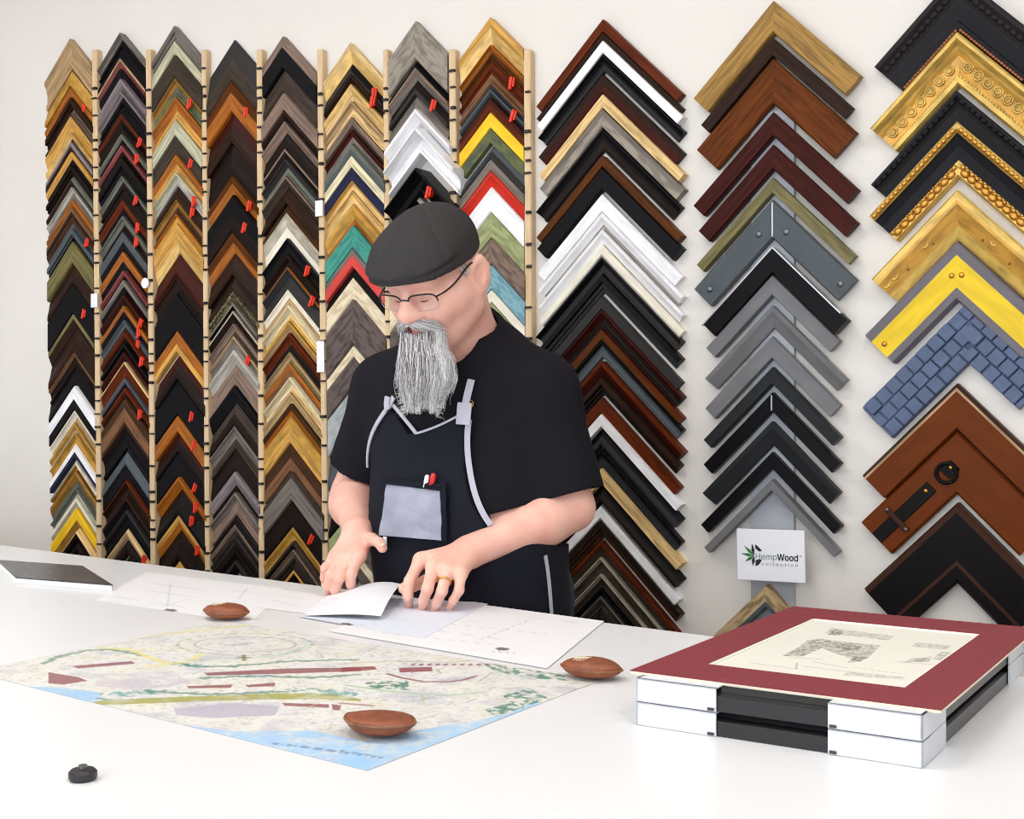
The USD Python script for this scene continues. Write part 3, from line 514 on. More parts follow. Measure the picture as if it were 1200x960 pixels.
    for k in range(70):
        a = rng.random(2); o = pB[:2] + (pR - pB)[:2] * a[0] + (pF - pB)[:2] * (a[1] * .8); p.line([o, o + rng.normal(0, .018, 2)], [(150, 150, 140), (170, 130, 130), (120, 160, 130), (190, 186, 120)][k % 4], .0014, .6)
mapU, mapV = pR - pB, pF - pR
sheet('site_map', 'large coloured site map spread flat on the table under three leather weights', 'map', pB, mapU, mapV, 360, 460, ZT + .0008, paint_map, (224, 224, 222))
def quad(name, label, px, z, marks=(), lines=(), base=(240, 240, 244), n=(120, 80), lift=None, group='white drawing sheets on the table'):
    B, R, F = (at_z(x, y, ZT) for x, y in px)                 # back-left, back-right, front-left
    def paint(p):
        p.mixin(np.clip((p.n - .5) * 2, 0, 1), (228, 228, 238), .35)
        for l in lines: p.line(to_plane(l), (196, 196, 214), .0012, .7)
        for (x, y) in marks: p.poly(to_plane([(x - 9, y), (x - 3, y - 2.2), (x + 5, y - 1.4), (x + 10, y + .5), (x + 3, y + 1.6), (x - 5, y + 1.6)]), (84, 70, 84), .9); p.line(to_plane([(x - 14, y + 3), (x + 14, y + 4.5)]), (150, 150, 170), .0013, .8)
    return sheet(name, label, 'paper', B, R - B, F - B, n[0], n[1], z, paint, base, group, lift)
quad('drawing_sheet', 'white plan sheet lying at the back left of the table near the black book', ((172, 671), (332, 690), (112, 704)), ZT + .0006, [(199, 716)], [[(150, 690), (260, 704)], [(175, 684), (290, 698)], [(190, 712), (222, 702)], [(135, 700), (215, 712)], [(200, 684), (196, 712)]])
quad('drawing_sheet', 'white plan sheet left of the raised page, behind the first weight', ((262, 684), (392, 699), (236, 704)), ZT + .0011, [], [[(270, 692), (360, 703)], [(290, 690), (280, 702)], [(320, 704), (352, 712)]])
quad('drawing_sheet', "wide white plan sheet under the man's left hand running to the table's back edge", ((486, 699), (708, 729), (386, 741)), ZT + .0016, [(589, 762)], [[(470, 735), (600, 752)], [(480, 728), (640, 744)], [(500, 722), (560, 730)], [(440, 742), (580, 757)], [(620, 728), (560, 752)], [(600, 722), (690, 733)]])
quad('drawing_sheet', 'pale blue white plan sheet under the raised page and both hands', ((440, 690), (572, 709), (350, 724)), ZT + .0022, [(405, 733.5)], [[(380, 728), (430, 735)], [(400, 724), (480, 728)]], base=(226, 232, 246))
lf = lambda u, v: .001 + .030 * np.sin(np.clip(u, 0, 1) * np.pi * .62) ** 1.3 * (0.25 + .75 * (1 - v)) + .006 * v * (1 - v) * 4
quad('drawing_sheet', 'white page raised and curled by the right hand of the man', ((388, 699.5), (470, 704), (356, 724)), ZT + .003, [], [[(380, 716), (440, 705)]], base=(238, 240, 248), n=(60, 40), lift=lf)

# ---- leather football shaped weights
varied('leather_brown', (116, 58, 34), (150, 84, 52), freq=60, rough=.5, bump=.25)
plain('thread_white', (226, 214, 190), .6); varied('leather_rim', (96, 56, 38), (150, 98, 66), freq=50, rough=.55)
def football(px, py, ang, label, laces, a=.044, wd=.030, h=.0135, seam=1.0):
    o = at_z(px, py, ZT); L = thing('paperweight', label, 'paperweight', (o[0], o[1], ZT + .0011), ang, group='leather football weights on the map')
    nx, ny = 41, 17; u = np.linspace(-1, 1, nx); v = np.linspace(-1, 1, ny); U, V = np.meshgrid(u, v, indexing='ij')
    prof = np.clip(1 - np.abs(U) ** 2.1, 0, 1); X = U * a; Y = V * wd * prof ** .8; Z = h * prof ** .62 * np.sqrt(np.clip(1 - V ** 2, 0, 1)) ** .9
    tp = np.c_[X.ravel(), Y.ravel(), (h * seam + Z * (2 - seam)).ravel()]; bt = np.c_[X.ravel(), Y.ravel(), np.maximum(h * seam - Z * seam, 0).ravel()]
    i, j = np.meshgrid(np.arange(nx - 1), np.arange(ny - 1), indexing='ij'); i, j = i.ravel(), j.ravel(); q = np.stack([i * ny + j, (i + 1) * ny + j, (i + 1) * ny + j + 1, i * ny + j + 1], 1)
    f = np.vstack([q[:, [0, 1, 2]], q[:, [0, 2, 3]]]); me = trimesh.Trimesh(np.vstack([tp, bt]), np.vstack([f, f[:, ::-1] + len(tp)]), process=True)
    obj('body', me, 'leather_brown', L, smooth=50)
    P = np.r_[np.c_[u * a * 1.02, -wd * 1.02 * np.clip(1 - np.abs(u) ** 2.1, 0, 1) ** .8, np.full(nx, h * seam)], np.c_[u * a * 1.02, wd * 1.02 * np.clip(1 - np.abs(u) ** 2.1, 0, 1) ** .8, np.full(nx, h * seam)][::-1][1:]]
    obj('stitched_seam', tube(P, .0013 if seam == 1 else .0019, 6), 'leather_rim', L, smooth=True)
    if laces:
        ms = []
        for k in range(4):
            x = a * (-.42 + .1 * k); ms.append(tube([(x, -wd * .55, h + h * .80), (x + .003, -wd * .2, h + h * .98), (x + .005, 0, h + h * 1.02)], .0009, 5))
        ms.append(tube([(-a * .5, -wd * .3, h + h * .93), (-a * .05, -wd * .2, h + h * 1.01)], .001, 5))
        obj('laces', cat(*ms), 'thread_white', L, smooth=True, label='pale laces')
football(265, 726, .1, 'brown leather football weight at the far corner of the map', True, .046)
football(693, 795, .05, 'brown leather football weight beside the red matted print', True, .0445)
football(445, 862, .02, 'largest looking brown leather weight without laces at the front of the map', False, .0445, .033, .0115, 1.45)

# ---- black book at the left edge
plain('cover_black', (40, 38, 42), .4); plain('page_edge', (236, 238, 240), .7); varied('cover_photo', (34, 32, 36), (78, 74, 76), scale=(2, 14, 1), freq=7, rough=.3)
zb = ZT + .013; c0 = at_z(132, 685.5, zb); d1 = at_z(74, 648.5, zb) - c0; d1 /= np.linalg.norm(d1); d2 = at_z(74, 681, zb) - c0; d2 /= np.linalg.norm(d2)
bk = thing('book', 'black covered book lying on the table at the left edge', 'book', M=frame_matrix((c0[0], c0[1], ZT + .0006), d1, np.cross((0, 0, 1), d1), (0, 0, 1)))
s2 = np.array([d2 @ d1, d2 @ np.cross((0, 0, 1), d1)]) 
def slab(a0, a1, b0, b1, z0, z1):
    q = [np.array([a, 0]) + s2 * b for a, b in ((a0, b0), (a1, b0), (a1, b1), (a0, b1))]
    m = trimesh.creation.extrude_polygon(Polygon(q), z1 - z0, engine='earcut'); m.apply_translation((0, 0, z0)); return m
obj('front_cover', slab(0, .34, 0, .26, .0105, .0125), 'cover_photo', bk); obj('back_cover', slab(0, .34, 0, .26, 0, .0015), 'page_edge', bk); obj('pages', slab(.002, .338, .002, .258, .0015, .0105), 'page_edge', bk, label='white page block')
dk = thing('tape_puck', 'small dark grey rounded puck near the front left edge of the table', 'puck', at_z(97, 914, ZT))
obj('body', trimesh.creation.revolve(np.array([(0, 0), (.012, 0), (.0135, .003), (.0135, .008), (.011, .0105), (0, .011)]), sections=32), 'cover_black', dk, smooth=40); obj('knob', trimesh.creation.cylinder(.004, .004, sections=20, transform=trimesh.transformations.translation_matrix((0, 0, .0125))), 'rivet_steel', dk)

# ---- two black frames in white corner sleeves, red mat with drawing on top
plain('frame_black', (24, 24, 27), .32); plain('sleeve_white', (216, 220, 228), .6); plain('sleeve_edge', (62, 58, 58), .7); varied('mat_red', (122, 40, 50), (132, 46, 56), freq=90, rough=.8); plain('mat_core', (228, 216, 196), .7); plain('bevel_white', (244, 242, 238), .6)
ZM = ZT + .0545
fA, fB, fC = at_z(738, 788, ZM), at_z(925, 712, ZM), at_z(1096, 834, ZM)
g1 = (fC - fA); wm = np.linalg.norm(g1); g1 /= wm; g2 = np.cross((0, 0, 1), g1); hm = (fB - fA) @ g2
fo = at_z(750, 849.5, ZT); fl = (at_z(1086, 893, ZT) - fo) @ g1; fd = hm * .97
FR = frame_matrix((fo[0], fo[1], ZT), g1, g2, (0, 0, 1))
def stack_frame(z, label):
    f = thing('picture_frame', label, 'picture frame', M=FR @ trimesh.transformations.translation_matrix((0, 0, z)), group='black frames stacked at the right of the table')
    pr = Polygon([(0, 0), (.03, 0), (.03, .02), (.024, .024), (.012, .024), (.009, .0195), (.004, .0185), (0, .0165)])
    def rail(L):
        m = trimesh.creation.extrude_polygon(pr, L, engine='earcut')        # profile in x (inward), y (up), extruded z
        v = m.vertices.copy(); m.vertices = np.c_[v[:, 2], v[:, 0], v[:, 1]]
        k = m.vertices[:, 0] > L / 2; m.vertices[:, 0] += np.where(k, -m.vertices[:, 1], m.vertices[:, 1])
        if m.volume < 0: m.invert()
        return m
    for L, off, ang in ((fl, (0, 0), 0), (fd, (fl, 0), 90), (fl, (fl, fd), 180), (fd, (0, fd), 270)):
        obj('rail', rail(L), 'frame_black', f, M=trimesh.transformations.translation_matrix((*off, 0)) @ trimesh.transformations.rotation_matrix(math.radians(ang), (0, 0, 1)))
    return f
for z, nm in ((.0006, 'lower'), (.0276, 'upper')):
    stack_frame(z, f'{nm} of the two black grooved frames under the red mat')
    for cn, (ox, oy, sx, sy) in {'front left': (0, 0, 1, 1), 'front right': (fl, 0, -1, 1), 'back left': (0, fd, 1, -1), 'back right': (fl, fd, -1, -1)}.items():
        la = .094; q = lambda a0, b0, a1, b1, z0, z1: box((min(ox + sx * a0, ox + sx * a1), min(oy + sy * b0, oy + sy * b1), z + z0), (max(ox + sx * a0, ox + sx * a1), max(oy + sy * b0, oy + sy * b1), z + z1))
        s_ = thing('corner_sleeve', f'white cardboard sleeve on the {cn} corner of the {nm} black frame', 'corner protector', M=FR, group='white cardboard corner sleeves')
        obj('front_wall', q(-.003, -.003, la, -.0008, 0, .0262), 'sleeve_white', s_); obj('side_wall', q(-.003, -.003, -.0008, la, 0, .0262), 'sleeve_white', s_)
        obj('top_flap', q(-.003, -.003, la, .03, .0246, .0262), 'sleeve_white', s_); obj('inner_fold', q(la * .9, -.0045, la * .98, -.0032, .001, .004), 'sleeve_edge', s_, label='dark fold of the cardboard')
mt = thing('matted_print', 'cream architectural drawing in a dark red mat on the black frames', 'print', M=frame_matrix((fA[0], fA[1], ZM), g1, g2, (0, 0, 1)))
loc = lambda x, y: ((at_z(x, y, ZM) - fA) @ g1, (at_z(x, y, ZM) - fA) @ g2)
w0, w1, w2 = loc(833, 780), loc(955, 727), loc(1057, 807.5)
wx0, wy0, wx1, wy1 = (w0[0] + w1[0]) / 2, (w0[1] + w2[1]) / 2, w2[0], w1[1]; WM = wx1 + wx0 * .95
ring_ = lambda a, b: Polygon([(0 + a, 0 + a), (WM - a, a), (WM - a, hm - a), (a, hm - a)], [[(wx0 + b, wy0 + b), (wx1 - b, wy0 + b), (wx1 - b, wy1 - b), (wx0 + b, wy1 - b)]])
m = flat(ring_(0, -.003), .0028); m.apply_translation((0, 0, -.0012)); obj('mat_core', m, 'mat_core', mt, label='cream core of the mat board')
m = flat(ring_(0, -.0036), .0009); m.apply_translation((0, 0, .0016)); obj('mat_board', m, 'mat_red', mt)
m = flat(Polygon([(wx0 - .0036, wy0 - .0036), (wx1 + .0036, wy0 - .0036), (wx1 + .0036, wy1 + .0036), (wx0 - .0036, wy1 + .0036)], [[(wx0, wy0), (wx1, wy0), (wx1, wy1), (wx0, wy1)]]), .0016); m.apply_translation((0, 0, -.0003)); obj('inner_mat', m, 'bevel_white', mt, label='white inner mat bevel')
m = flat(ring_(.004, -.008), .0016); m.apply_translation((0, 0, -.0028)); obj('backing_board', flat(Polygon([(.004, .004), (WM - .004, .004), (WM - .004, hm - .004), (.004, hm - .004)]), .0012).apply_translation((0, 0, -.0026)), 'bevel_white', mt)
c9 = lambda *p: [loc(800 + x * .2918, 600 + y * .2917) for x, y in p]
def paint_arch(p):
    hn = fbm(np.c_[p.g * 260, np.zeros(len(p.g))], 3, 12)
    def blk(pts, rgb, a): 
        mm = shapely.contains_xy(Polygon(pts).buffer(0), p.g[:, 0], p.g[:, 1]) * (a * .35 + np.clip((hn - .42) * 5, 0, 1) * a * .6); p.mixin(np.clip(mm, 0, 1), rgb)
    K = (112, 106, 98)
    blk(c9((570, 485), (600, 465), (850, 498), (825, 515)), K, .5); blk(c9((580, 492), (610, 470), (650, 475), (632, 495)), K, .95)
    blk(c9((400, 578), (470, 540), (500, 515), (560, 508), (600, 515), (560, 545), (480, 580)), K, .9); blk(c9((560, 545), (600, 515), (795, 536), (740, 590), (690, 592), (600, 562)), K, .75); blk(c9((660, 605), (690, 580), (740, 585), (715, 600)), K, .9); blk(c9((610, 545), (640, 528), (720, 540), (700, 560)), K, .9)
    blk(c9((880, 605), (920, 588), (1000, 580), (990, 600)), K, .75); blk(c9((920, 540), (940, 524), (1080, 535), (1060, 552)), K, .55); blk(c9((640, 655), (670, 640), (900, 662), (880, 672)), K, .45); blk(c9((1000, 590), (1040, 560), (1180, 575), (1150, 620)), K, .7)
    for q in (((270, 605), (460, 630)), ((455, 630), (460, 605)), ((480, 618), (700, 645)), ((430, 585), (560, 590)), ((520, 600), (660, 625)), ((860, 600), (1000, 612))): p.line(c9(*q), (140, 132, 120), .0009, .7)
    p.line(c9((700, 625), (900, 652)), (150, 140, 130), .0016, .5, .004)
gx = np.array([wx0 - .005, wy0 - .005, 0]); 
sheet('print', None, None, gx, np.array([wx1 - wx0 + .01, 0]), np.array([0, wy1 - wy0 + .01]), 330, 260, -.0004, paint_arch, (233, 231, 222), parent=mt)
# ------------------------------------------------------------------ implicit surfaces for the man
def d_cone(p, a, b, ra, rb):
    a, b = np.asarray(a, float), np.asarray(b, float); ba = b - a; h = np.clip((p - a) @ ba / (ba @ ba + 1e-12), 0, 1)
    return np.linalg.norm(p - a - h[..., None] * ba, axis=-1) - (ra + (rb - ra) * h)
def d_ell(p, c, r, R=None):
    q = p - np.asarray(c, float)
    if R is not None: q = q @ R
    r = np.asarray(r, float); k0 = np.linalg.norm(q / r, axis=-1); k1 = np.linalg.norm(q / (r * r), axis=-1)
    return k0 * (k0 - 1) / np.maximum(k1, 1e-9)
def smin(ds, k):
    ds = np.stack(ds); m = ds.min(0); return m - k * np.log(np.exp(-(ds - m) / k).sum(0))
def surface(f, lo, hi, h, B=8):
    """naive surface nets of f(points) = 0, evaluated only in blocks near the surface"""
    lo = np.asarray(lo, float); nb = np.ceil((np.asarray(hi) - lo) / (h * B)).astype(int); n = nb * B + 1
    g = np.stack(np.meshgrid(*[np.arange(k) for k in nb], indexing='ij'), -1).reshape(-1, 3)
    ctr = lo + (g + .5) * B * h; d = f(ctr); near = np.abs(d) < B * h * 1.25
    V = np.repeat(np.repeat(np.repeat(d.reshape(nb), B, 0), B, 1), B, 2).astype(np.float32); V = np.pad(V, ((0, 1),) * 3, mode='edge')
    off = np.stack(np.meshgrid(*[np.arange(B + 1)] * 3, indexing='ij'), -1).reshape(-1, 3); gn = g[near]
    for s in range(0, len(gn), 260):
        idx = (gn[s:s + 260, None] * B + off[None]).reshape(-1, 3); V[idx[:, 0], idx[:, 1], idx[:, 2]] = f(lo + idx * h)
    S = V < 0; c = np.zeros(np.array(S.shape) - 1, np.int8)
    for i in range(2):
        for j in range(2):
            for k in range(2): c += S[i:S.shape[0] - 1 + i, j:S.shape[1] - 1 + j, k:S.shape[2] - 1 + k]
    A = np.argwhere((c > 0) & (c < 8)); vid = -np.ones(c.shape, np.int32); vid[A[:, 0], A[:, 1], A[:, 2]] = np.arange(len(A))
    acc = np.zeros((len(A), 3)); cnt = np.zeros(len(A))
    cor = [(i, j, k) for i in range(2) for j in range(2) for k in range(2)]
    val = {q: V[A[:, 0] + q[0], A[:, 1] + q[1], A[:, 2] + q[2]].astype(float) for q in cor}
    for a in cor:
        for ax in range(3):
            if a[ax] == 0:
                b = list(a); b[ax] = 1; b = tuple(b); va, vb = val[a], val[b]; m = (va < 0) != (vb < 0)
                t = np.where(m, va / np.where(m, va - vb, 1), 0); P = np.array(a)[None] + t[:, None] * (np.array(b) - np.array(a))[None]
                acc[m] += P[m]; cnt[m] += 1
    verts = lo + (A + acc / np.maximum(cnt, 1)[:, None]) * h; F = []
    for ax in range(3):
        u, v = (ax + 1) % 3, (ax + 2) % 3; e = np.zeros(3, int); e[ax] = 1
        s0 = S[tuple(slice(0, -1) if q == ax else slice(None) for q in range(3))]; s1 = S[tuple(slice(1, None) if q == ax else slice(None) for q in range(3))]
        E = np.argwhere(s0 != s1); E = E[(E[:, u] > 0) & (E[:, v] > 0) & (E[:, u] < S.shape[u] - 1) & (E[:, v] < S.shape[v] - 1)]
        du, dv = np.zeros(3, int), np.zeros(3, int); du[u] = 1; dv[v] = 1
        q = [vid[tuple((E - x).T)] for x in (du + dv, dv, 0 * du, du)]; fl = S[tuple(E.T)]
        Q = np.stack(q, 1); Q = np.where(fl[:, None], Q, Q[:, ::-1]); ok = (Q >= 0).all(1); Q = Q[ok]; F += [Q[:, [0, 1, 2]], Q[:, [0, 2, 3]]]
    return trimesh.Trimesh(verts, np.vstack(F), process=False)
def d_poly(p2, poly):
    """signed distance to a polygon, p2 (n, 2)"""
    v = np.asarray(poly, float); d = np.full(len(p2), 1e9); s = np.zeros(len(p2), bool)
    for i in range(len(v)):
        a, b = v[i], v[(i + 1) % len(v)]; e = b - a; w = p2 - a; t = np.clip(w @ e / (e @ e), 0, 1); d = np.minimum(d, ((w - t[:, None] * e) ** 2).sum(1))
        c = (a[1] > p2[:, 1]) != (b[1] > p2[:, 1]); x = a[0] + (p2[:, 1] - a[1]) / np.where(b[1] == a[1], 1e-9, b[1] - a[1]) * (b[0] - a[0]); s ^= c & (p2[:, 0] < x)
    d = np.sqrt(d); return np.where(s, -d, d)

# ------------------------------------------------------------------ the man behind the table
varied('skin', (232, 172, 156), (240, 190, 174), freq=26, rough=.48, detail=5, bump=.06, subsurface_weight=.18, subsurface_radius=(.012, .005, .003), subsurface_scale=.6)
varied('shirt_cloth', (21, 20, 26), (27, 26, 33), freq=500, rough=.9, bump=.15, spec=.15); varied('apron_cloth', (17, 19, 29), (23, 25, 37), freq=420, rough=.85, bump=.2, spec=.2)
varied('cap_cloth', (50, 49, 50), (62, 60, 60), freq=380, rough=.9, bump=.4, spec=.15); plain('webbing_grey', (176, 176, 190), .7); varied('pocket_grey', (138, 142, 162), (158, 160, 178), freq=30, rough=.6)
plain('glasses_black', (24, 22, 24), .3); plain('wedding_gold', (222, 178, 96), .22, metal=1.0); varied('trouser_cloth', (30, 34, 48), (40, 44, 60), freq=200, rough=.9); plain('shoe_black', (24, 22, 22), .5)
mat('lens_glass', {'t': ('transparent_bsdf', {'color': (.97, .98, .98)}), 'g': ('glossy_bsdf', {'roughness': .02, 'color': (1, 1, 1)}), 'f': ('fresnel', {'IOR': 1.45}), 'm': ('mix_closure', {})}, [('f.fac', 'm.fac'), ('t.BSDF', 'm.closure1'), ('g.BSDF', 'm.closure2')], surface='m.closure')
def rot(p, b, r):
    cx, sx, cz, sz, cy, sy = math.cos(p), math.sin(p), math.cos(b), math.sin(b), math.cos(r), math.sin(r)
    return np.array([[cz, -sz, 0], [sz, cz, 0], [0, 0, 1]]) @ np.array([[1, 0, 0], [0, cx, -sx], [0, sx, cx]]) @ np.array([[cy, 0, sy], [0, 1, 0], [-sy, 0, cy]])
HR = rot(math.radians(33), math.radians(-3.7), math.radians(2.6)); HO = at_y(512.7, 321, -.74)
hw_ = lambda q: HO + HR @ np.asarray(q, float)
def bone(P, px, L, near=True):
    d = ray(*px); d = d / np.linalg.norm(d); o = CAM - P; b = o @ d; D = max(0.0, b * b - (o @ o - L * L)); return CAM + d * (-b + (-1 if near else 1) * math.sqrt(D))
def chain(P, spec):
    out = [P]
    for px, L, nr in spec: out.append(bone(out[-1], px, L, nr))
    return out
WL, WR = at_y(552, 646, -.76), at_y(420, 622, -.74)
LHAND = {'index': [((493, 656), .098, 1), ((480, 681), .046, 1), ((478, 700), .027, 1), ((479, 709), .022, 0)], 'middle': [((508, 664), .094, 1), ((501, 690), .05, 1), ((496, 705), .03, 0), ((495, 713), .022, 0)],
         'ring': [((524, 669), .088, 1), ((518, 693), .046, 1), ((512, 706), .028, 0), ((509, 714), .022, 0)], 'pinky': [((540, 671), .082, 1), ((538, 692), .036, 1), ((531, 704), .022, 0), ((527, 711), .02, 0)],
         'thumb': [((526, 664), .035, 1), ((498, 682), .045, 1), ((482, 688), .032, 1), ((473, 690), .026, 1)]}
RHAND = {'index': [((421, 652), .095, 1), ((412, 672), .046, 1), ((411, 684), .026, 0), ((412, 692), .022, 0)], 'middle': [((409, 655), .092, 1), ((397, 678), .05, 1), ((393, 692), .03, 0), ((394, 699), .022, 0)],
         'ring': [((400, 655), .087, 1), ((387, 674), .045, 1), ((384, 688), .028, 0), ((385, 694), .022, 0)], 'pinky': [((393, 652), .08, 1), ((381, 666), .034, 1), ((380, 677), .022, 0), ((381, 684), .02, 0)],
         'thumb': [((425, 630), .03, 1), ((436, 632), .046, 1), ((444, 636), .032, 1), ((448, 642), .026, 1)]}
LH = {k: chain(WL, v) for k, v in LHAND.items()}; RH = {k: chain(WR, v) for k, v in RHAND.items()}
RAD = {'index': (.0115, .0100, .0090, .0082), 'middle': (.0118, .0102, .0092, .0084), 'ring': (.0112, .0096, .0087, .008), 'pinky': (.0102, .0086, .0078, .0072), 'thumb': (.017, .0135, .0118, .0098)}
SL, SR = at_y(634, 460, -.585), at_y(454, 456, -.60); EL, ER = at_y(670, 595, -.575), at_y(412, 580, -.57); NB = np.array([-1.375, -.60, 1.40])
def hand_group(p, H, W, E):
    ds = []
    for k, c in H.items():
        r = RAD[k]
        for i in range(1 if k != 'thumb' else 0, 4): ds.append(d_cone(p, c[i], c[i + 1], r[max(i - 1, 0)] if k != 'thumb' else r[i - 0] if i < 3 else r[3], r[i] if i < 4 else r[3]) if k != 'thumb' else d_cone(p, c[i], c[i + 1], r[i], r[min(i + 1, 3)]))
    fing = smin(ds, .0016)
    palm = []
    for k in ('index', 'middle', 'ring', 'pinky'): palm.append(d_cone(p, W + (H[k][1] - W) * .12, H[k][1], .0185, .0128))
    palm.append(d_cone(p, H['thumb'][1], H['index'][1] * .6 + H['thumb'][1] * .4, .016, .012))
    palm = smin(palm, .006)
    return smin([fing, palm], .0035)
def near(p, c, r): return np.linalg.norm(p - c, axis=-1) < r
TORSO = [((-1.385, -.590, 1.235), (.200, .132, .215)), ((-1.368, -.612, 1.05), (.196, .140, .2)), ((-1.36, -.60, .89), (.19, .132, .18))]
def torso_d(p):
    return smin([d_ell(p, c, r) for c, r in TORSO] + [d_cone(p, SL, NB - [0, 0, .05], .062, .07), d_cone(p, SR, NB - [0, 0, .05], .062, .07), d_cone(p, NB - [0, -.02, .0], NB - [0, 0, .12], .066, .11)], .022)
def head_d(p):
    q = (p - HO) @ HR
    e = [d_ell(q, (0, .012, .045), (.077, .099, .086)), d_ell(q, (0, -.034, -.030), (.064, .070, .088)), d_cone(q, (.054, .0, -.062), (.012, -.078, -.104), .026, .022), d_cone(q, (-.054, .0, -.062), (-.012, -.078, -.104), .026, .022),
         d_cone(q, (.040, -.064, -.030), (.052, -.03, -.026), .030, .030), d_cone(q, (-.040, -.064, -.030), (-.052, -.03, -.026), .030, .030), d_cone(q, (-.042, -.080, .027), (.042, -.080, .027), .015, .015)]
    d = smin(e, .010)
    for s in (-1, 1): d = -smin([-d, d_ell(q, (s * .031, -.108, .004), (.019, .016, .013))], .006)
    for s in (-1, 1): d = smin([d, d_ell(q, (s * .031, -.084, .002), (.0145, .0125, .0115))], .003)
    nose = smin([d_cone(q, (0, -.096, .012), (0, -.121, -.020), .0085, .0125), d_ell(q, (0, -.1195, -.024), (.0135, .0135, .0115)), d_ell(q, (.0145, -.108, -.028), (.0095, .011, .009)), d_ell(q, (-.0145, -.108, -.028), (.0095, .011, .009))], .005)
    d = smin([d, nose], .006)
    lips = smin([d_cone(q, (-.024, -.094, -.0575), (0, -.1055, -.055), .0045, .0065), d_cone(q, (.024, -.094, -.0575), (0, -.1055, -.055), .0045, .0065), d_cone(q, (-.02, -.0945, -.064), (0, -.1045, -.066), .005, .0075), d_cone(q, (.02, -.0945, -.064), (0, -.1045, -.066), .005, .0075)], .0025)
    d = smin([d, lips], .004)
    for s in (-1, 1):
        R = rot(math.radians(-12), math.radians(-s * 26), 0); c = np.array([s * .083, .016, -.012])
        ear = d_ell(q, c, (.0085, .0235, .0355), R); hol = d_ell(q, c + R @ np.array([s * .0075, -.003, .003]), (.0065, .0125, .0215), R)
        ear = -smin([-ear, hol], .003); rim = smin([ear, d_cone(q, c + R @ np.array([s * .001, -.014, .018]), c + R @ np.array([0, .004, .031]), .0045, .0048), d_cone(q, c + R @ np.array([0, .004, .031]), c + R @ np.array([0, .018, .012]), .0048, .0045), d_ell(q, c + R @ np.array([s * .002, -.010, -.027]), (.006, .009, .010), R)], .003)
        d = smin([d, rim], .004)
    return d
def body_d(p):
    parts = [torso_d(p) + .012]
    neck = d_cone(p, hw_((0, .028, -.05)), NB, .060, .070); neck2 = d_cone(p, hw_((0, -.03, -.085)), NB + [0, -.05, .0], .040, .06)
    m = near(p, HO, .32); h = np.full(len(p), .12) + np.linalg.norm(p - HO, axis=-1) * .0
    h = np.maximum(np.linalg.norm(p - HO, axis=-1) - .17, .02)
    if m.any(): h[m] = head_d(p[m])
    parts += [smin([h, neck, neck2], .014)]
    for S_, E_, W_, H_ in ((SL, EL, WL, LH), (SR, ER, WR, RH)):
        mid = E_ + (W_ - E_) * .28
        arm = smin([d_cone(p, S_, E_, .056, .040), d_cone(p, E_, mid, .039, .045), d_cone(p, mid, W_, .047, .028)], .010)
        c = H_['middle'][1]; m = near(p, c, .17); hd = np.maximum(np.linalg.norm(p - c, axis=-1) - .12, .02)
        if m.any(): hd[m] = hand_group(p[m], H_, W_, E_)
        parts.append(smin([arm, hd], .007))
    return smin(parts, .008)
man = thing('person', 'man in black polo, apron and grey flat cap bending over the table, long grey beard', 'person', (-1.37, -.58, 0))
MO = np.array([-1.37, -.58, 0])
def mobj(name, mesh, m, parent=None, **k):
    mesh.apply_translation(-MO) ; return obj(name, mesh, m, parent or man, **k)
bm = surface(body_d, (-1.76, -.95, .80), (-1.0, -.40, 1.72), .0026)
body = mobj('body', bm, 'skin', smooth=True)

# clothes
def folds(p, amp, s=(9, 9, 3.2), seed=1): return (fbm(p * np.array(s), 3, seed) - .5) * 2 * amp
def plane_cut(p, o, n): return (p - o) @ (n / np.linalg.norm(n))
HEM_L = at_y(648, 585, -.585), (EL - SL); HEM_R = at_y(420, 549, -.585), (ER - SR)
def shirt_d(p):
    t = torso_d(p) - .006
    out = [t]
    for S_, E_, (ho, hn) in ((SL, EL, HEM_L), (SR, ER, HEM_R)):
        dr = (E_ - S_) / np.linalg.norm(E_ - S_); he = S_ + dr * ((ho - S_) @ dr + .05)
        sl = d_cone(p, S_, he, .066, .074 if S_ is SL else .070); out.append(np.maximum(sl, plane_cut(p, ho, hn + np.array([0, 0, -.0]))))
    d = smin(out, .016) + folds(p, .0045) + folds(p, .003, (22, 22, 9), 4)
    for S_, E_, (ho, hn) in ((SL, EL, HEM_L), (SR, ER, HEM_R)):
        dr = (E_ - S_) / np.linalg.norm(E_ - S_); d = np.maximum(d, np.where(near(p, ho, .16), plane_cut(p, ho, hn), -1))
        hc = S_ + dr * ((ho - S_) @ dr); d = np.maximum(d, -d_cone(p, hc - dr * .03, hc + dr * .1, .058 if S_ is SL else .058, .062 if S_ is SL else .061))
    return np.maximum(d, np.maximum(.84 - p[:, 2], -np.minimum(d_cone(p, NB + [0, .0, .02], hw_((0, .03, -.1)), .066, .07), d_cone(p, NB + [.015, -.085, -.035], hw_((0, -.03, -.12)), .030, .06))))
mobj('polo_shirt', surface(shirt_d, (-1.76, -.86, .82), (-1.0, -.38, 1.52), .0042), 'shirt_cloth', smooth=True)
# collar: a stand band following the neck, higher at the back
def collar_d(p):
    ax = hw_((0, .03, -.07)) - NB; ax /= np.linalg.norm(ax); o = NB + np.array([0, .006, .006]); w = p - o; h = w @ ax; r = np.linalg.norm(w - h[:, None] * ax, axis=1)
    R0 = .0775 + np.clip(.045 - h, 0, .06) * .30; front = (-(w @ np.array([.25, -1, 0]))) 
    top = .040 + np.clip(front, -.08, .08) * .30; low = -.030
    d = np.maximum(np.abs(r - R0) - .0045, np.maximum(h - top, low - h))
    return d
mobj('collar', surface(collar_d, (-1.52, -.76, 1.32), (-1.22, -.44, 1.56), .0032), 'shirt_cloth', smooth=True)
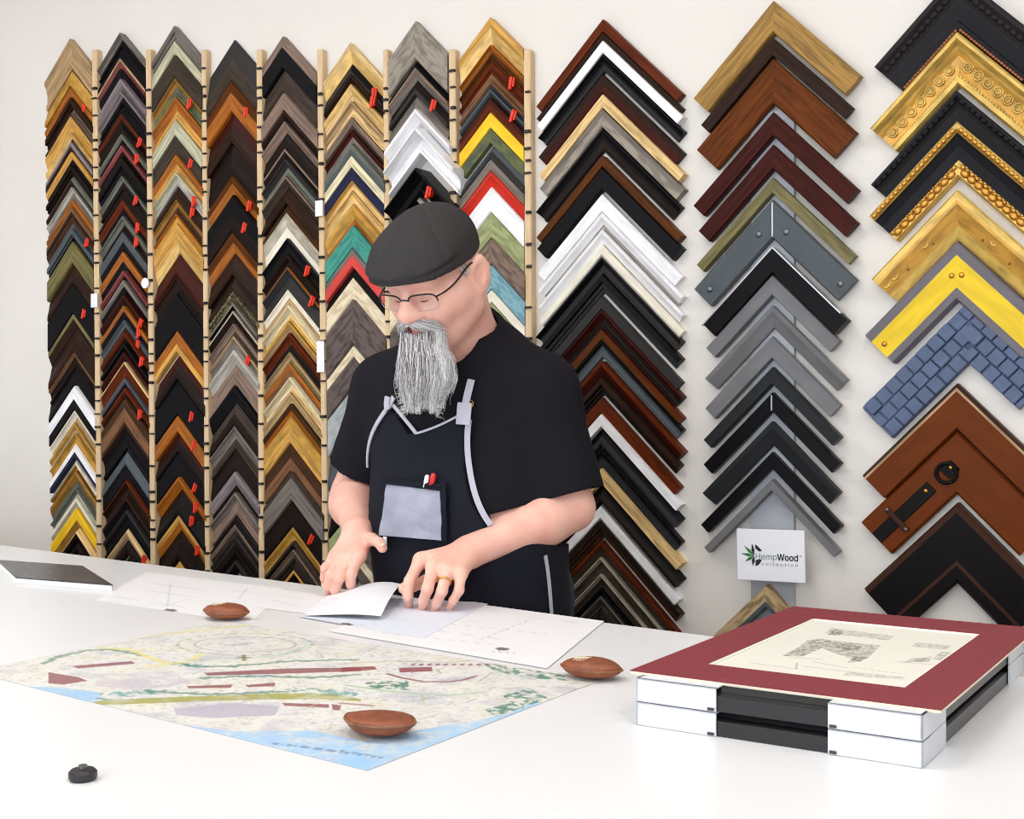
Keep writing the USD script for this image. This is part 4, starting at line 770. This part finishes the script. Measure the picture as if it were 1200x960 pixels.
# apron
YA = -.72
xz = lambda pts, y=YA: np.array([at_y(a, b, y)[[0, 2]] for a, b in pts])
AP = xz([(457, 476), (472, 487), (490, 509), (512, 500), (540, 486), (553, 490), (550, 520), (551, 548), (561, 588), (578, 618), (625, 640), (650, 650), (657, 690), (662, 760), (425, 760), (436, 690), (436, 640), (431, 560), (434, 520), (446, 492)])
def apron_d(p):
    t = shirt_like(p) - .013 + folds(p, .004, (16, 6, 4), 8)
    wrap = np.where(p[:, 2] < .98, 1, 0)
    d = np.maximum(t, d_poly(p[:, [0, 2]] + np.stack([(p[:, 1] - YA) * .0, 0 * p[:, 0]], 1), AP))
    return np.maximum(d, p[:, 1] - np.where(p[:, 2] < 1.02, -.56, -.63))
def shirt_like(p): return torso_d(p) - .006
mobj('apron', surface(apron_d, (-1.70, -.86, .80), (-1.05, -.50, 1.36), .0036), 'apron_cloth', smooth=True); APR = None
for c_ in man.GetChildren():
    if c_.GetName() == 'apron': APR = c_
def skin_pt(px, py, fn=lambda p: apron_like(p)):
    """first point of the clothed torso along a pixel's ray"""
    d = ray(px, py); d = d / np.linalg.norm(d); t = 1.2
    for _ in range(90):
        q = CAM + d * t; v = fn(q[None])[0]; t += max(v * .7, 1e-5)
        if v < 2e-4 or t > 3.2: break
    return CAM + d * t
apron_like = lambda p: shirt_like(p) - .0135
shirt_s = lambda p: shirt_d(p)
def strap(pts, wd, name, m, parent, fn=apron_like, off=.003, n=30, thick=.0022, label=None):
    P = spline([skin_pt(a, b, fn) for a, b in pts], n); g = []
    for q in P:
        e = 1e-3; g.append([fn(np.array([q + np.eye(3)[k] * e]))[0] - fn(np.array([q - np.eye(3)[k] * e]))[0] for k in range(3)])
    g = np.array(g); g /= np.linalg.norm(g, axis=1, keepdims=True); t = np.gradient(P, axis=0); t /= np.linalg.norm(t, axis=1, keepdims=True); w = np.cross(t, g); w /= np.linalg.norm(w, axis=1, keepdims=True)
    return mobj(name, ribbon(P + g * off, w * wd, thick), m, parent, label=label, smooth=40)
strap([(459, 474), (446, 492), (435, 516), (432, 548)], .010, 'piping', 'webbing_grey', APR); strap([(550, 492), (548, 520), (551, 552), (560, 588), (575, 615)], .011, 'piping', 'webbing_grey', APR)
strap([(462, 475), (473, 488), (489, 508)], .007, 'piping', 'webbing_grey', APR); strap([(489, 508), (512, 500), (540, 486)], .004, 'piping', 'webbing_grey', APR); strap([(638, 651), (642, 680), (645, 716), (647, 745)], .007, 'piping', 'webbing_grey', APR)
strap([(545, 480), (548, 466), (553, 446)], .014, 'neck_strap', 'webbing_grey', APR, off=.006, n=14); strap([(459, 477), (461, 472), (464, 466)], .012, 'neck_strap', 'webbing_grey', APR, off=.006, n=14)
strap([(544, 498), (545, 486), (546, 473)], .027, 'buckle', 'webbing_grey', APR, off=.011, n=8, thick=.004, label='grey plastic strap buckle'); strap([(459, 481), (458, 473), (459, 466)], .016, 'buckle', 'webbing_grey', APR, off=.009, n=8, thick=.004)
k_ = skin_pt(553, 474); obj('brass_ring', ring(.008, .0012, 20, 6).apply_transform(trimesh.transformations.rotation_matrix(1.2, (1, 0, 0))).apply_translation(k_ + [0, -.008, 0] - MO), 'gold_bead', APR, smooth=True)
def patch(px, n, off, thick, bulge=0.0):
    a, b, c, d = [np.array(q, float) for q in px]; u, v = np.meshgrid(np.linspace(0, 1, n), np.linspace(0, 1, n), indexing='ij'); u, v = u.ravel(), v.ravel()
    Q = (a * (1 - u)[:, None] + b * u[:, None]) * (1 - v)[:, None] + (d * (1 - u)[:, None] + c * u[:, None]) * v[:, None]
    P = np.array([skin_pt(*q) for q in Q]); nn = np.array([-.15, -1, .02]); nn /= np.linalg.norm(nn)
    wr = (fbm(np.c_[u * 3, v * 5, 0 * u], 3, 3) - .5) * .006
    P = P + nn * (off + bulge * np.sin(u * math.pi) * np.sin(np.clip(v * 1.1, 0, 1) * math.pi) + wr)[:, None]; i, j = np.meshgrid(np.arange(n - 1), np.arange(n - 1), indexing='ij'); i, j = i.ravel(), j.ravel()
    q = np.stack([i * n + j, (i + 1) * n + j, (i + 1) * n + j + 1, i * n + j + 1], 1); f = np.vstack([q[:, [0, 1, 2]], q[:, [0, 2, 3]]])
    if np.cross(P[f[0][1]] - P[f[0][0]], P[f[0][2]] - P[f[0][0]]) @ nn < 0: f = f[:, ::-1]
    rim = np.r_[np.arange(n), np.arange(1, n) * n + n - 1, np.arange(n - 2, -1, -1) + (n - 1) * n, np.arange(n - 2, 0, -1) * n]; r2 = np.roll(rim, -1); m = n * n
    side = np.vstack([np.stack([rim, rim + m, r2 + m], 1), np.stack([rim, r2 + m, r2], 1)]); me = trimesh.Trimesh(np.vstack([P, P - nn * thick]), np.vstack([f, f[:, ::-1] + m, side]), process=False); me.fix_normals(); return me
pk = mobj('pocket', patch(((458, 566), (521, 574), (524, 633), (450, 627)), 22, .013, .004, .006), 'pocket_grey', APR, smooth=40, label='light grey chest pocket')
mobj('pocket_band', patch(((455, 560), (524, 568), (522, 575), (457, 567)), 12, .015, .004), 'apron_cloth', APR, smooth=40); mobj('pocket_side_band', patch(((521, 566), (528, 566), (529, 636), (524, 634)), 10, .014, .004), 'apron_cloth', APR, smooth=40)
zp = skin_pt(457, 633) + [0, -.016, 0]; mobj('zip_pull', chamfer_box(zp - [.004, .002, .008], zp + [.004, .002, .008], .001), 'card_white', APR, label='white zip pull')
plain('pen_red', (220, 40, 34), .3)
for nm, px, m, lab, rr in (('pen', (510.5, 565), 'pen_red', 'red capped pen in the grey apron pocket', .0055), ('pen', (503, 567), 'card_white', 'white pen beside the red one in the apron pocket', .0048)):
    q = skin_pt(*px) + [0, -.011, 0]; ax = np.array([.22, .0, 1]); ax /= np.linalg.norm(ax)
    P = thing(nm, lab, 'pen', q, group='pens in the apron pocket'); obj('barrel', tube([-ax * .055, ax * .004], rr * .85, 10), m, P, smooth=30); obj('cap', tube([ax * .0035, ax * .008, ax * .0145, ax * .0175], [rr, rr, rr * .95, rr * .5], 10), m, P, smooth=30); obj('clip', tube([ax * .012 + [0, -rr, 0], -ax * .006 + [0, -rr - .001, 0]], .0012, 5), m, P)
# legs and shoes, behind the table
def leg_d(p): return smin([d_cone(p, (x, -.56, .92), (x * .96 - .05, -.55, .5), .10, .075) for x in (-1.27, -1.45)] + [d_cone(p, (x * .96 - .05, -.55, .5), (x * .95 - .066, -.53, .11), .075, .058) for x in (-1.27, -1.45)] + [d_ell(p, (-1.36, -.58, .9), (.19, .13, .1))], .02) + folds(p, .004)
mobj('trousers', surface(leg_d, (-1.62, -.76, .03), (-1.1, -.4, 1.02), .010, 6), 'trouser_cloth', smooth=True)
for x in (-1.27, -1.45):
    X = x * .95 - .066; s_ = smin_shoe = surface(lambda p: np.maximum(smin([d_ell(p, (X, -.50, .06), (.045, .06, .055)), d_ell(p, (X, -.62, .035), (.048, .12, .045))], .012), .002 - p[:, 2]), (X - .08, -.80, -.02), (X + .08, -.4, .15), .008, 6); mobj('shoe', s_, 'shoe_black', smooth=True)
# ring, finger nails
def along(c, i, t): return c[i] + (c[i + 1] - c[i]) * t
rg = ring(.0118, .0019, 28, 8); a_, b_ = LH['ring'][1], LH['ring'][2]; dz = (b_ - a_) / np.linalg.norm(b_ - a_)
rg.apply_transform(trimesh.geometry.align_vectors((0, 0, 1), dz)); rg.apply_translation(a_ + (b_ - a_) * .52); mobj('wedding_ring', rg, 'wedding_gold', smooth=True, label='gold wedding ring')
varied('nail', (226, 176, 160), (234, 190, 174), freq=30, rough=.3)
for H_ in (LH, RH):
    for k, c in H_.items():
        d = (c[4] - c[3]) / np.linalg.norm(c[4] - c[3]); kn = (c[2] - (c[1] + c[4]) / 2) if k != 'thumb' else (-FWD + UP)
        nn = kn - d * (kn @ d); nn /= np.linalg.norm(nn); sd = np.cross(d, nn); r = RAD[k][3]
        s_ = trimesh.creation.icosphere(2, 1); s_.apply_scale((r * .72, r * .95, r * .32)); M = frame_matrix(c[4] + d * r * .15 + nn * r * .80, sd, d, nn); s_.apply_transform(M); mobj('finger_nail', s_, 'nail', body, smooth=True)
# cap
def cap_d(q):
    dome = d_ell(q, (0, .008, .046), (.0865, .108, .089)); front = d_ell(q, (0, -.054, .066), (.078, .068, .047)); tip = d_ell(q, (0, -.082, .052), (.066, .048, .012))
    d = smin([dome, front, tip], .018); ang = np.arctan2(q[:, 0], -(q[:, 1] - .02)); d = d + .0022 * np.exp(-((np.abs(np.mod(ang / (math.pi / 4) + .5, 1) - .5)) / .045) ** 2) * np.clip((q[:, 2] - .05) / .03, 0, 1) - folds(q, .0025, (26, 26, 20), 6)
    low = .034 + np.clip(-q[:, 1], -.12, .2) * .085 + np.clip(np.abs(q[:, 0]) - .05, 0, .1) * -.15
    d = np.maximum(d, low - q[:, 2])
    return np.maximum(d, -np.maximum(d_ell(q, (0, .012, .035), (.080, .102, .094)), -1))
def place(m): m.apply_transform(frame_matrix(HO, HR[:, 0], HR[:, 1], HR[:, 2])); return m
capp = mobj('flat_cap', place(surface(lambda q: cap_d((q - [0, .004, .03]) / [.965, .965, .97] + [0, .004, .03]) * .97, (-.12, -.20, -.02), (.12, .15, .18), .0030)), 'cap_cloth', smooth=True, label='charcoal flat cap')
brim = []
us = np.linspace(-1, 1, 41)
rimline = np.array([(math.sin(u * 1.45) * .0665, -.079 - math.cos(u * 1.45) * .0460, .0465 - .010 * abs(u) ** 2) for u in us])
mobj('brim_edge', place(tube(rimline, .0042, 8)), 'cap_cloth', capp, smooth=True)
bt = trimesh.creation.icosphere(2, .008); bt.apply_scale((1, 1, .5)); bt.apply_translation((0, .010, .1305)); mobj('button', place(bt), 'cap_cloth', capp, smooth=True)
# glasses
gl = UsdGeom.Xform.Define(stage, numbered(path_of(man), 'glasses')).GetPrim(); tag(gl, 'thin black rimmed glasses')
def lens_outline(s, n=40):
    a = np.linspace(0, 2 * np.pi, n, endpoint=False); x = np.sign(np.cos(a)) * np.abs(np.cos(a)) ** .6 * .0295; z = np.sign(np.sin(a)) * np.abs(np.sin(a)) ** .7 * .0165
    return np.c_[s * .0375 + x, -.1125 + np.abs(s * .0375 + x) ** 2 * 2.6, z - .003]
for s in (-1, 1):
    o = lens_outline(s); top = o[(o[:, 2] > -.0045)]; top = top[np.argsort(top[:, 0])]
    mobj('half_rim', place(tube(top, .0016, 8)), 'glasses_black', gl, smooth=True)
    lo_ = o[(o[:, 2] <= -.002)]; lo_ = lo_[np.argsort(lo_[:, 0])]; mobj('lower_rim', place(tube(lo_, .0005, 6)), 'metal_silver', gl, smooth=True)
    f = np.array([[len(o), i, (i + 1) % len(o)] for i in range(len(o))]); me = trimesh.Trimesh(np.vstack([o, o.mean(0)]), f, process=False); mobj('lens', place(me), 'lens_glass', gl)
    mobj('temple', place(tube(spline([(s * .0675, -.1005, .006), (s * .074, -.086, .006), (s * .081, -.03, .013), (s * .083, .008, .017), (s * .084, .024, .004)], 24), .0018, 8)), 'glasses_black', gl, smooth=True)
mobj('bridge', place(tube(spline([(-.0085, -.1125, .003), (0, -.1155, .006), (.0085, -.1125, .003)], 9), .0016, 8)), 'glasses_black', gl, smooth=True)
varied('lash_dark', (80, 52, 46), (96, 64, 56), freq=40, rough=.8)
for s in (-1, 1): mobj('eyelash', place(tube(spline([(s * .017, -.0935, -.0035), (s * .025, -.0975, -.0065), (s * .036, -.0955, -.0062), (s * .045, -.0875, -.0025)], 12), .0009, 6)), 'lash_dark', body, smooth=True)
plain('lip_pink', (196, 118, 112), .5)
lipm = surface(lambda q: smin([d_cone(q, (-.021, -.0995, -.0615), (0, -.1095, -.0635), .0040, .0078), d_cone(q, (.021, -.0995, -.0615), (0, -.1095, -.0635), .0040, .0078)], .002), (-.04, -.13, -.1), (.04, -.07, -.05), .0016); mobj('lower_lip', place(lipm), 'lip_pink', body, smooth=True, label='pink lower lip')
# hair: beard, moustache and brows as strands over a soft core
for nm, c in (('hair_white', (232, 232, 234)), ('hair_grey', (176, 174, 176)), ('hair_dark', (104, 96, 94))): plain(nm, c, .55, spec=.3)
def strands(name, sets, m, parent, r0=.0005):
    pts, cnt, wid = [], [], []
    for s in sets:
        pts.append(s - MO); cnt.append(len(s)); wid.append(np.linspace(r0 * 2, r0 * .7, len(s)))
    c = UsdGeom.BasisCurves.Define(stage, numbered(path_of(parent), name)); c.CreateTypeAttr('linear'); c.CreateCurveVertexCountsAttr(Vt.IntArray(cnt)); c.CreatePointsAttr(Vt.Vec3fArray.FromNumpy(np.vstack(pts).astype(np.float32)))
    c.CreateWidthsAttr(Vt.FloatArray.FromNumpy(np.concatenate(wid).astype(np.float32))); c.SetWidthsInterpolation('vertex'); UsdShade.MaterialBindingAPI.Apply(c.GetPrim()).Bind(MAT[m]); tag(c.GetPrim(), kind='stuff'); return c
BC = [at_y(496, 408, -.786), at_y(499, 421, -.788), at_y(500, 446, -.785), at_y(497, 470, -.78)]
BW = [(.043, .026), (.047, .031), (.047, .031), (.034, .022)]
chin = hw_((0, -.075, -.115))
def beard_d(p): return smin([d_ell(p, c, (w, dp, .030)) for c, (w, dp) in zip(BC, BW)] + [d_cone(p, chin + [0, .016, -.012], BC[1], .020, .034)], .010) + .014 + folds(p, .004, (60, 60, 12), 3)
bd = mobj('beard', surface(beard_d, (-1.50, -.93, 1.20), (-1.20, -.66, 1.48), .0035), 'hair_grey', smooth=True, label='long full grey beard')
bc = np.array(BC); R_ = np.random.default_rng(3); sets = {'hair_white': [], 'hair_grey': [], 'hair_dark': []}
zz_top, zz_bot = BC[0][2] + .031, at_y(497, 488, -.78)[2]
for k in range(8500):
    a = R_.uniform(-1, 1) * 2.0; h = R_.random() ** 1.25; st = zz_top - .005 * max(0, 1 - (a / .8) ** 2) - h * (zz_top - zz_bot) * .62
    ln = (.060 + .085 * R_.random()) * (1 if abs(a) < 1.4 else .85); n = 9; z = st - np.linspace(0, 1, n) * ln; zb_ = zz_bot - .010 + .042 * R_.random() + .034 * float(fbm(np.array([[a * 3.2, 4.1, 0]]), 2, 17)[0]) + .020 * abs(a / 2) ** 2
    if z[-1] < zb_: z = np.linspace(st, zb_, n)
    cx = np.interp(-z, -bc[:, 2], bc[:, 0]); cy = np.interp(-z, -bc[:, 2], bc[:, 1]); wx = np.interp(-z, -bc[:, 2], [w for w, _ in BW]); wy = np.interp(-z, -bc[:, 2], [w for _, w in BW])
    rr = .90 + .22 * R_.random() + np.linspace(0, .16, n) * R_.normal(); wob = np.sin(np.linspace(0, R_.uniform(4, 11), n) + R_.uniform(0, 6)) * np.linspace(0, 1, n) * R_.uniform(.0005, .0035)
    aa = a + np.linspace(0, 1, n) * R_.normal(0, .12)
    P = np.c_[cx + np.sin(aa) * wx * rr + wob, cy - np.cos(aa) * wy * rr + wob * .6 * R_.normal(), z]
    side = h < .30 and abs(a) < .9
    u_ = R_.random(); kind = 'hair_dark' if u_ < (.42 if side else .10) else 'hair_grey' if u_ < (.7 if side else .42) else 'hair_white'
    sets[kind].append(P)
for k in range(160):    # stray curls at the sides
    s = R_.choice((-1, 1)); z0 = R_.uniform(zz_bot + .01, zz_bot + .07); n = 12; t = np.linspace(0, 1, n); i_ = np.interp(-z0, -bc[:, 2], np.arange(4)); c = np.array([np.interp(i_, np.arange(4), bc[:, q]) for q in range(3)]); w = np.interp(i_, np.arange(4), [q for q, _ in BW])
    L_ = R_.uniform(.008, .024); P = np.c_[c[0] + s * (w * .85 + L_ * t) + .004 * np.sin(t * 7 + k), c[1] - .012 + .004 * np.cos(t * 6 + k), z0 - t * R_.uniform(-.002, .022)]; sets['hair_grey' if k % 3 else 'hair_white'].append(P)
for side in (-1, 1):    # moustache
    for k in range(1000):
        t = np.linspace(0, 1, 8); x0 = R_.uniform(.0, .018); ln = R_.uniform(.018, .042); up = R_.uniform(-.045, -.034); P = np.c_[side * (x0 + ln * t), -.1185 + .40 * (x0 + ln * t) + R_.normal(0, .003) - .005 * np.sin(t * 3), up - t ** 1.5 * R_.uniform(.25, 1) * (.005 + (x0 + ln) * .82)]
        W_ = np.array([hw_(q) for q in P]); u_ = R_.random(); sets['hair_dark' if u_ < .14 else 'hair_grey' if u_ < .52 else 'hair_white'].append(W_)
    for k in range(150):  # brows
        t = np.linspace(0, 1, 5); x0 = R_.uniform(.014, .048); P = np.c_[side * (x0 + .010 * t), -.0985 + 9 * (x0 ** 2) * .8 + 0 * t - .001, .0225 + .25 * (x0 - .014) * (1 if x0 < .036 else .3) + R_.normal(0, .002) + .003 * t]
        sets['hair_grey' if k % 2 else 'hair_dark'].append(np.array([hw_(q) for q in P]))
    for k in range(140):  # short grey sideburn in front of the ear
        t = np.linspace(0, 1, 4); q0 = np.array([side * R_.uniform(.0745, .077), R_.uniform(-.022, -.002), R_.uniform(.0, .03)]); P = q0 + np.c_[side * .002 * t, .002 * t, -.008 * t]; sets['hair_grey' if k % 2 else 'hair_white'].append(np.array([hw_(q) for q in P]))
for k_, s_ in sets.items(): strands('hair_strands', s_, k_, bd)
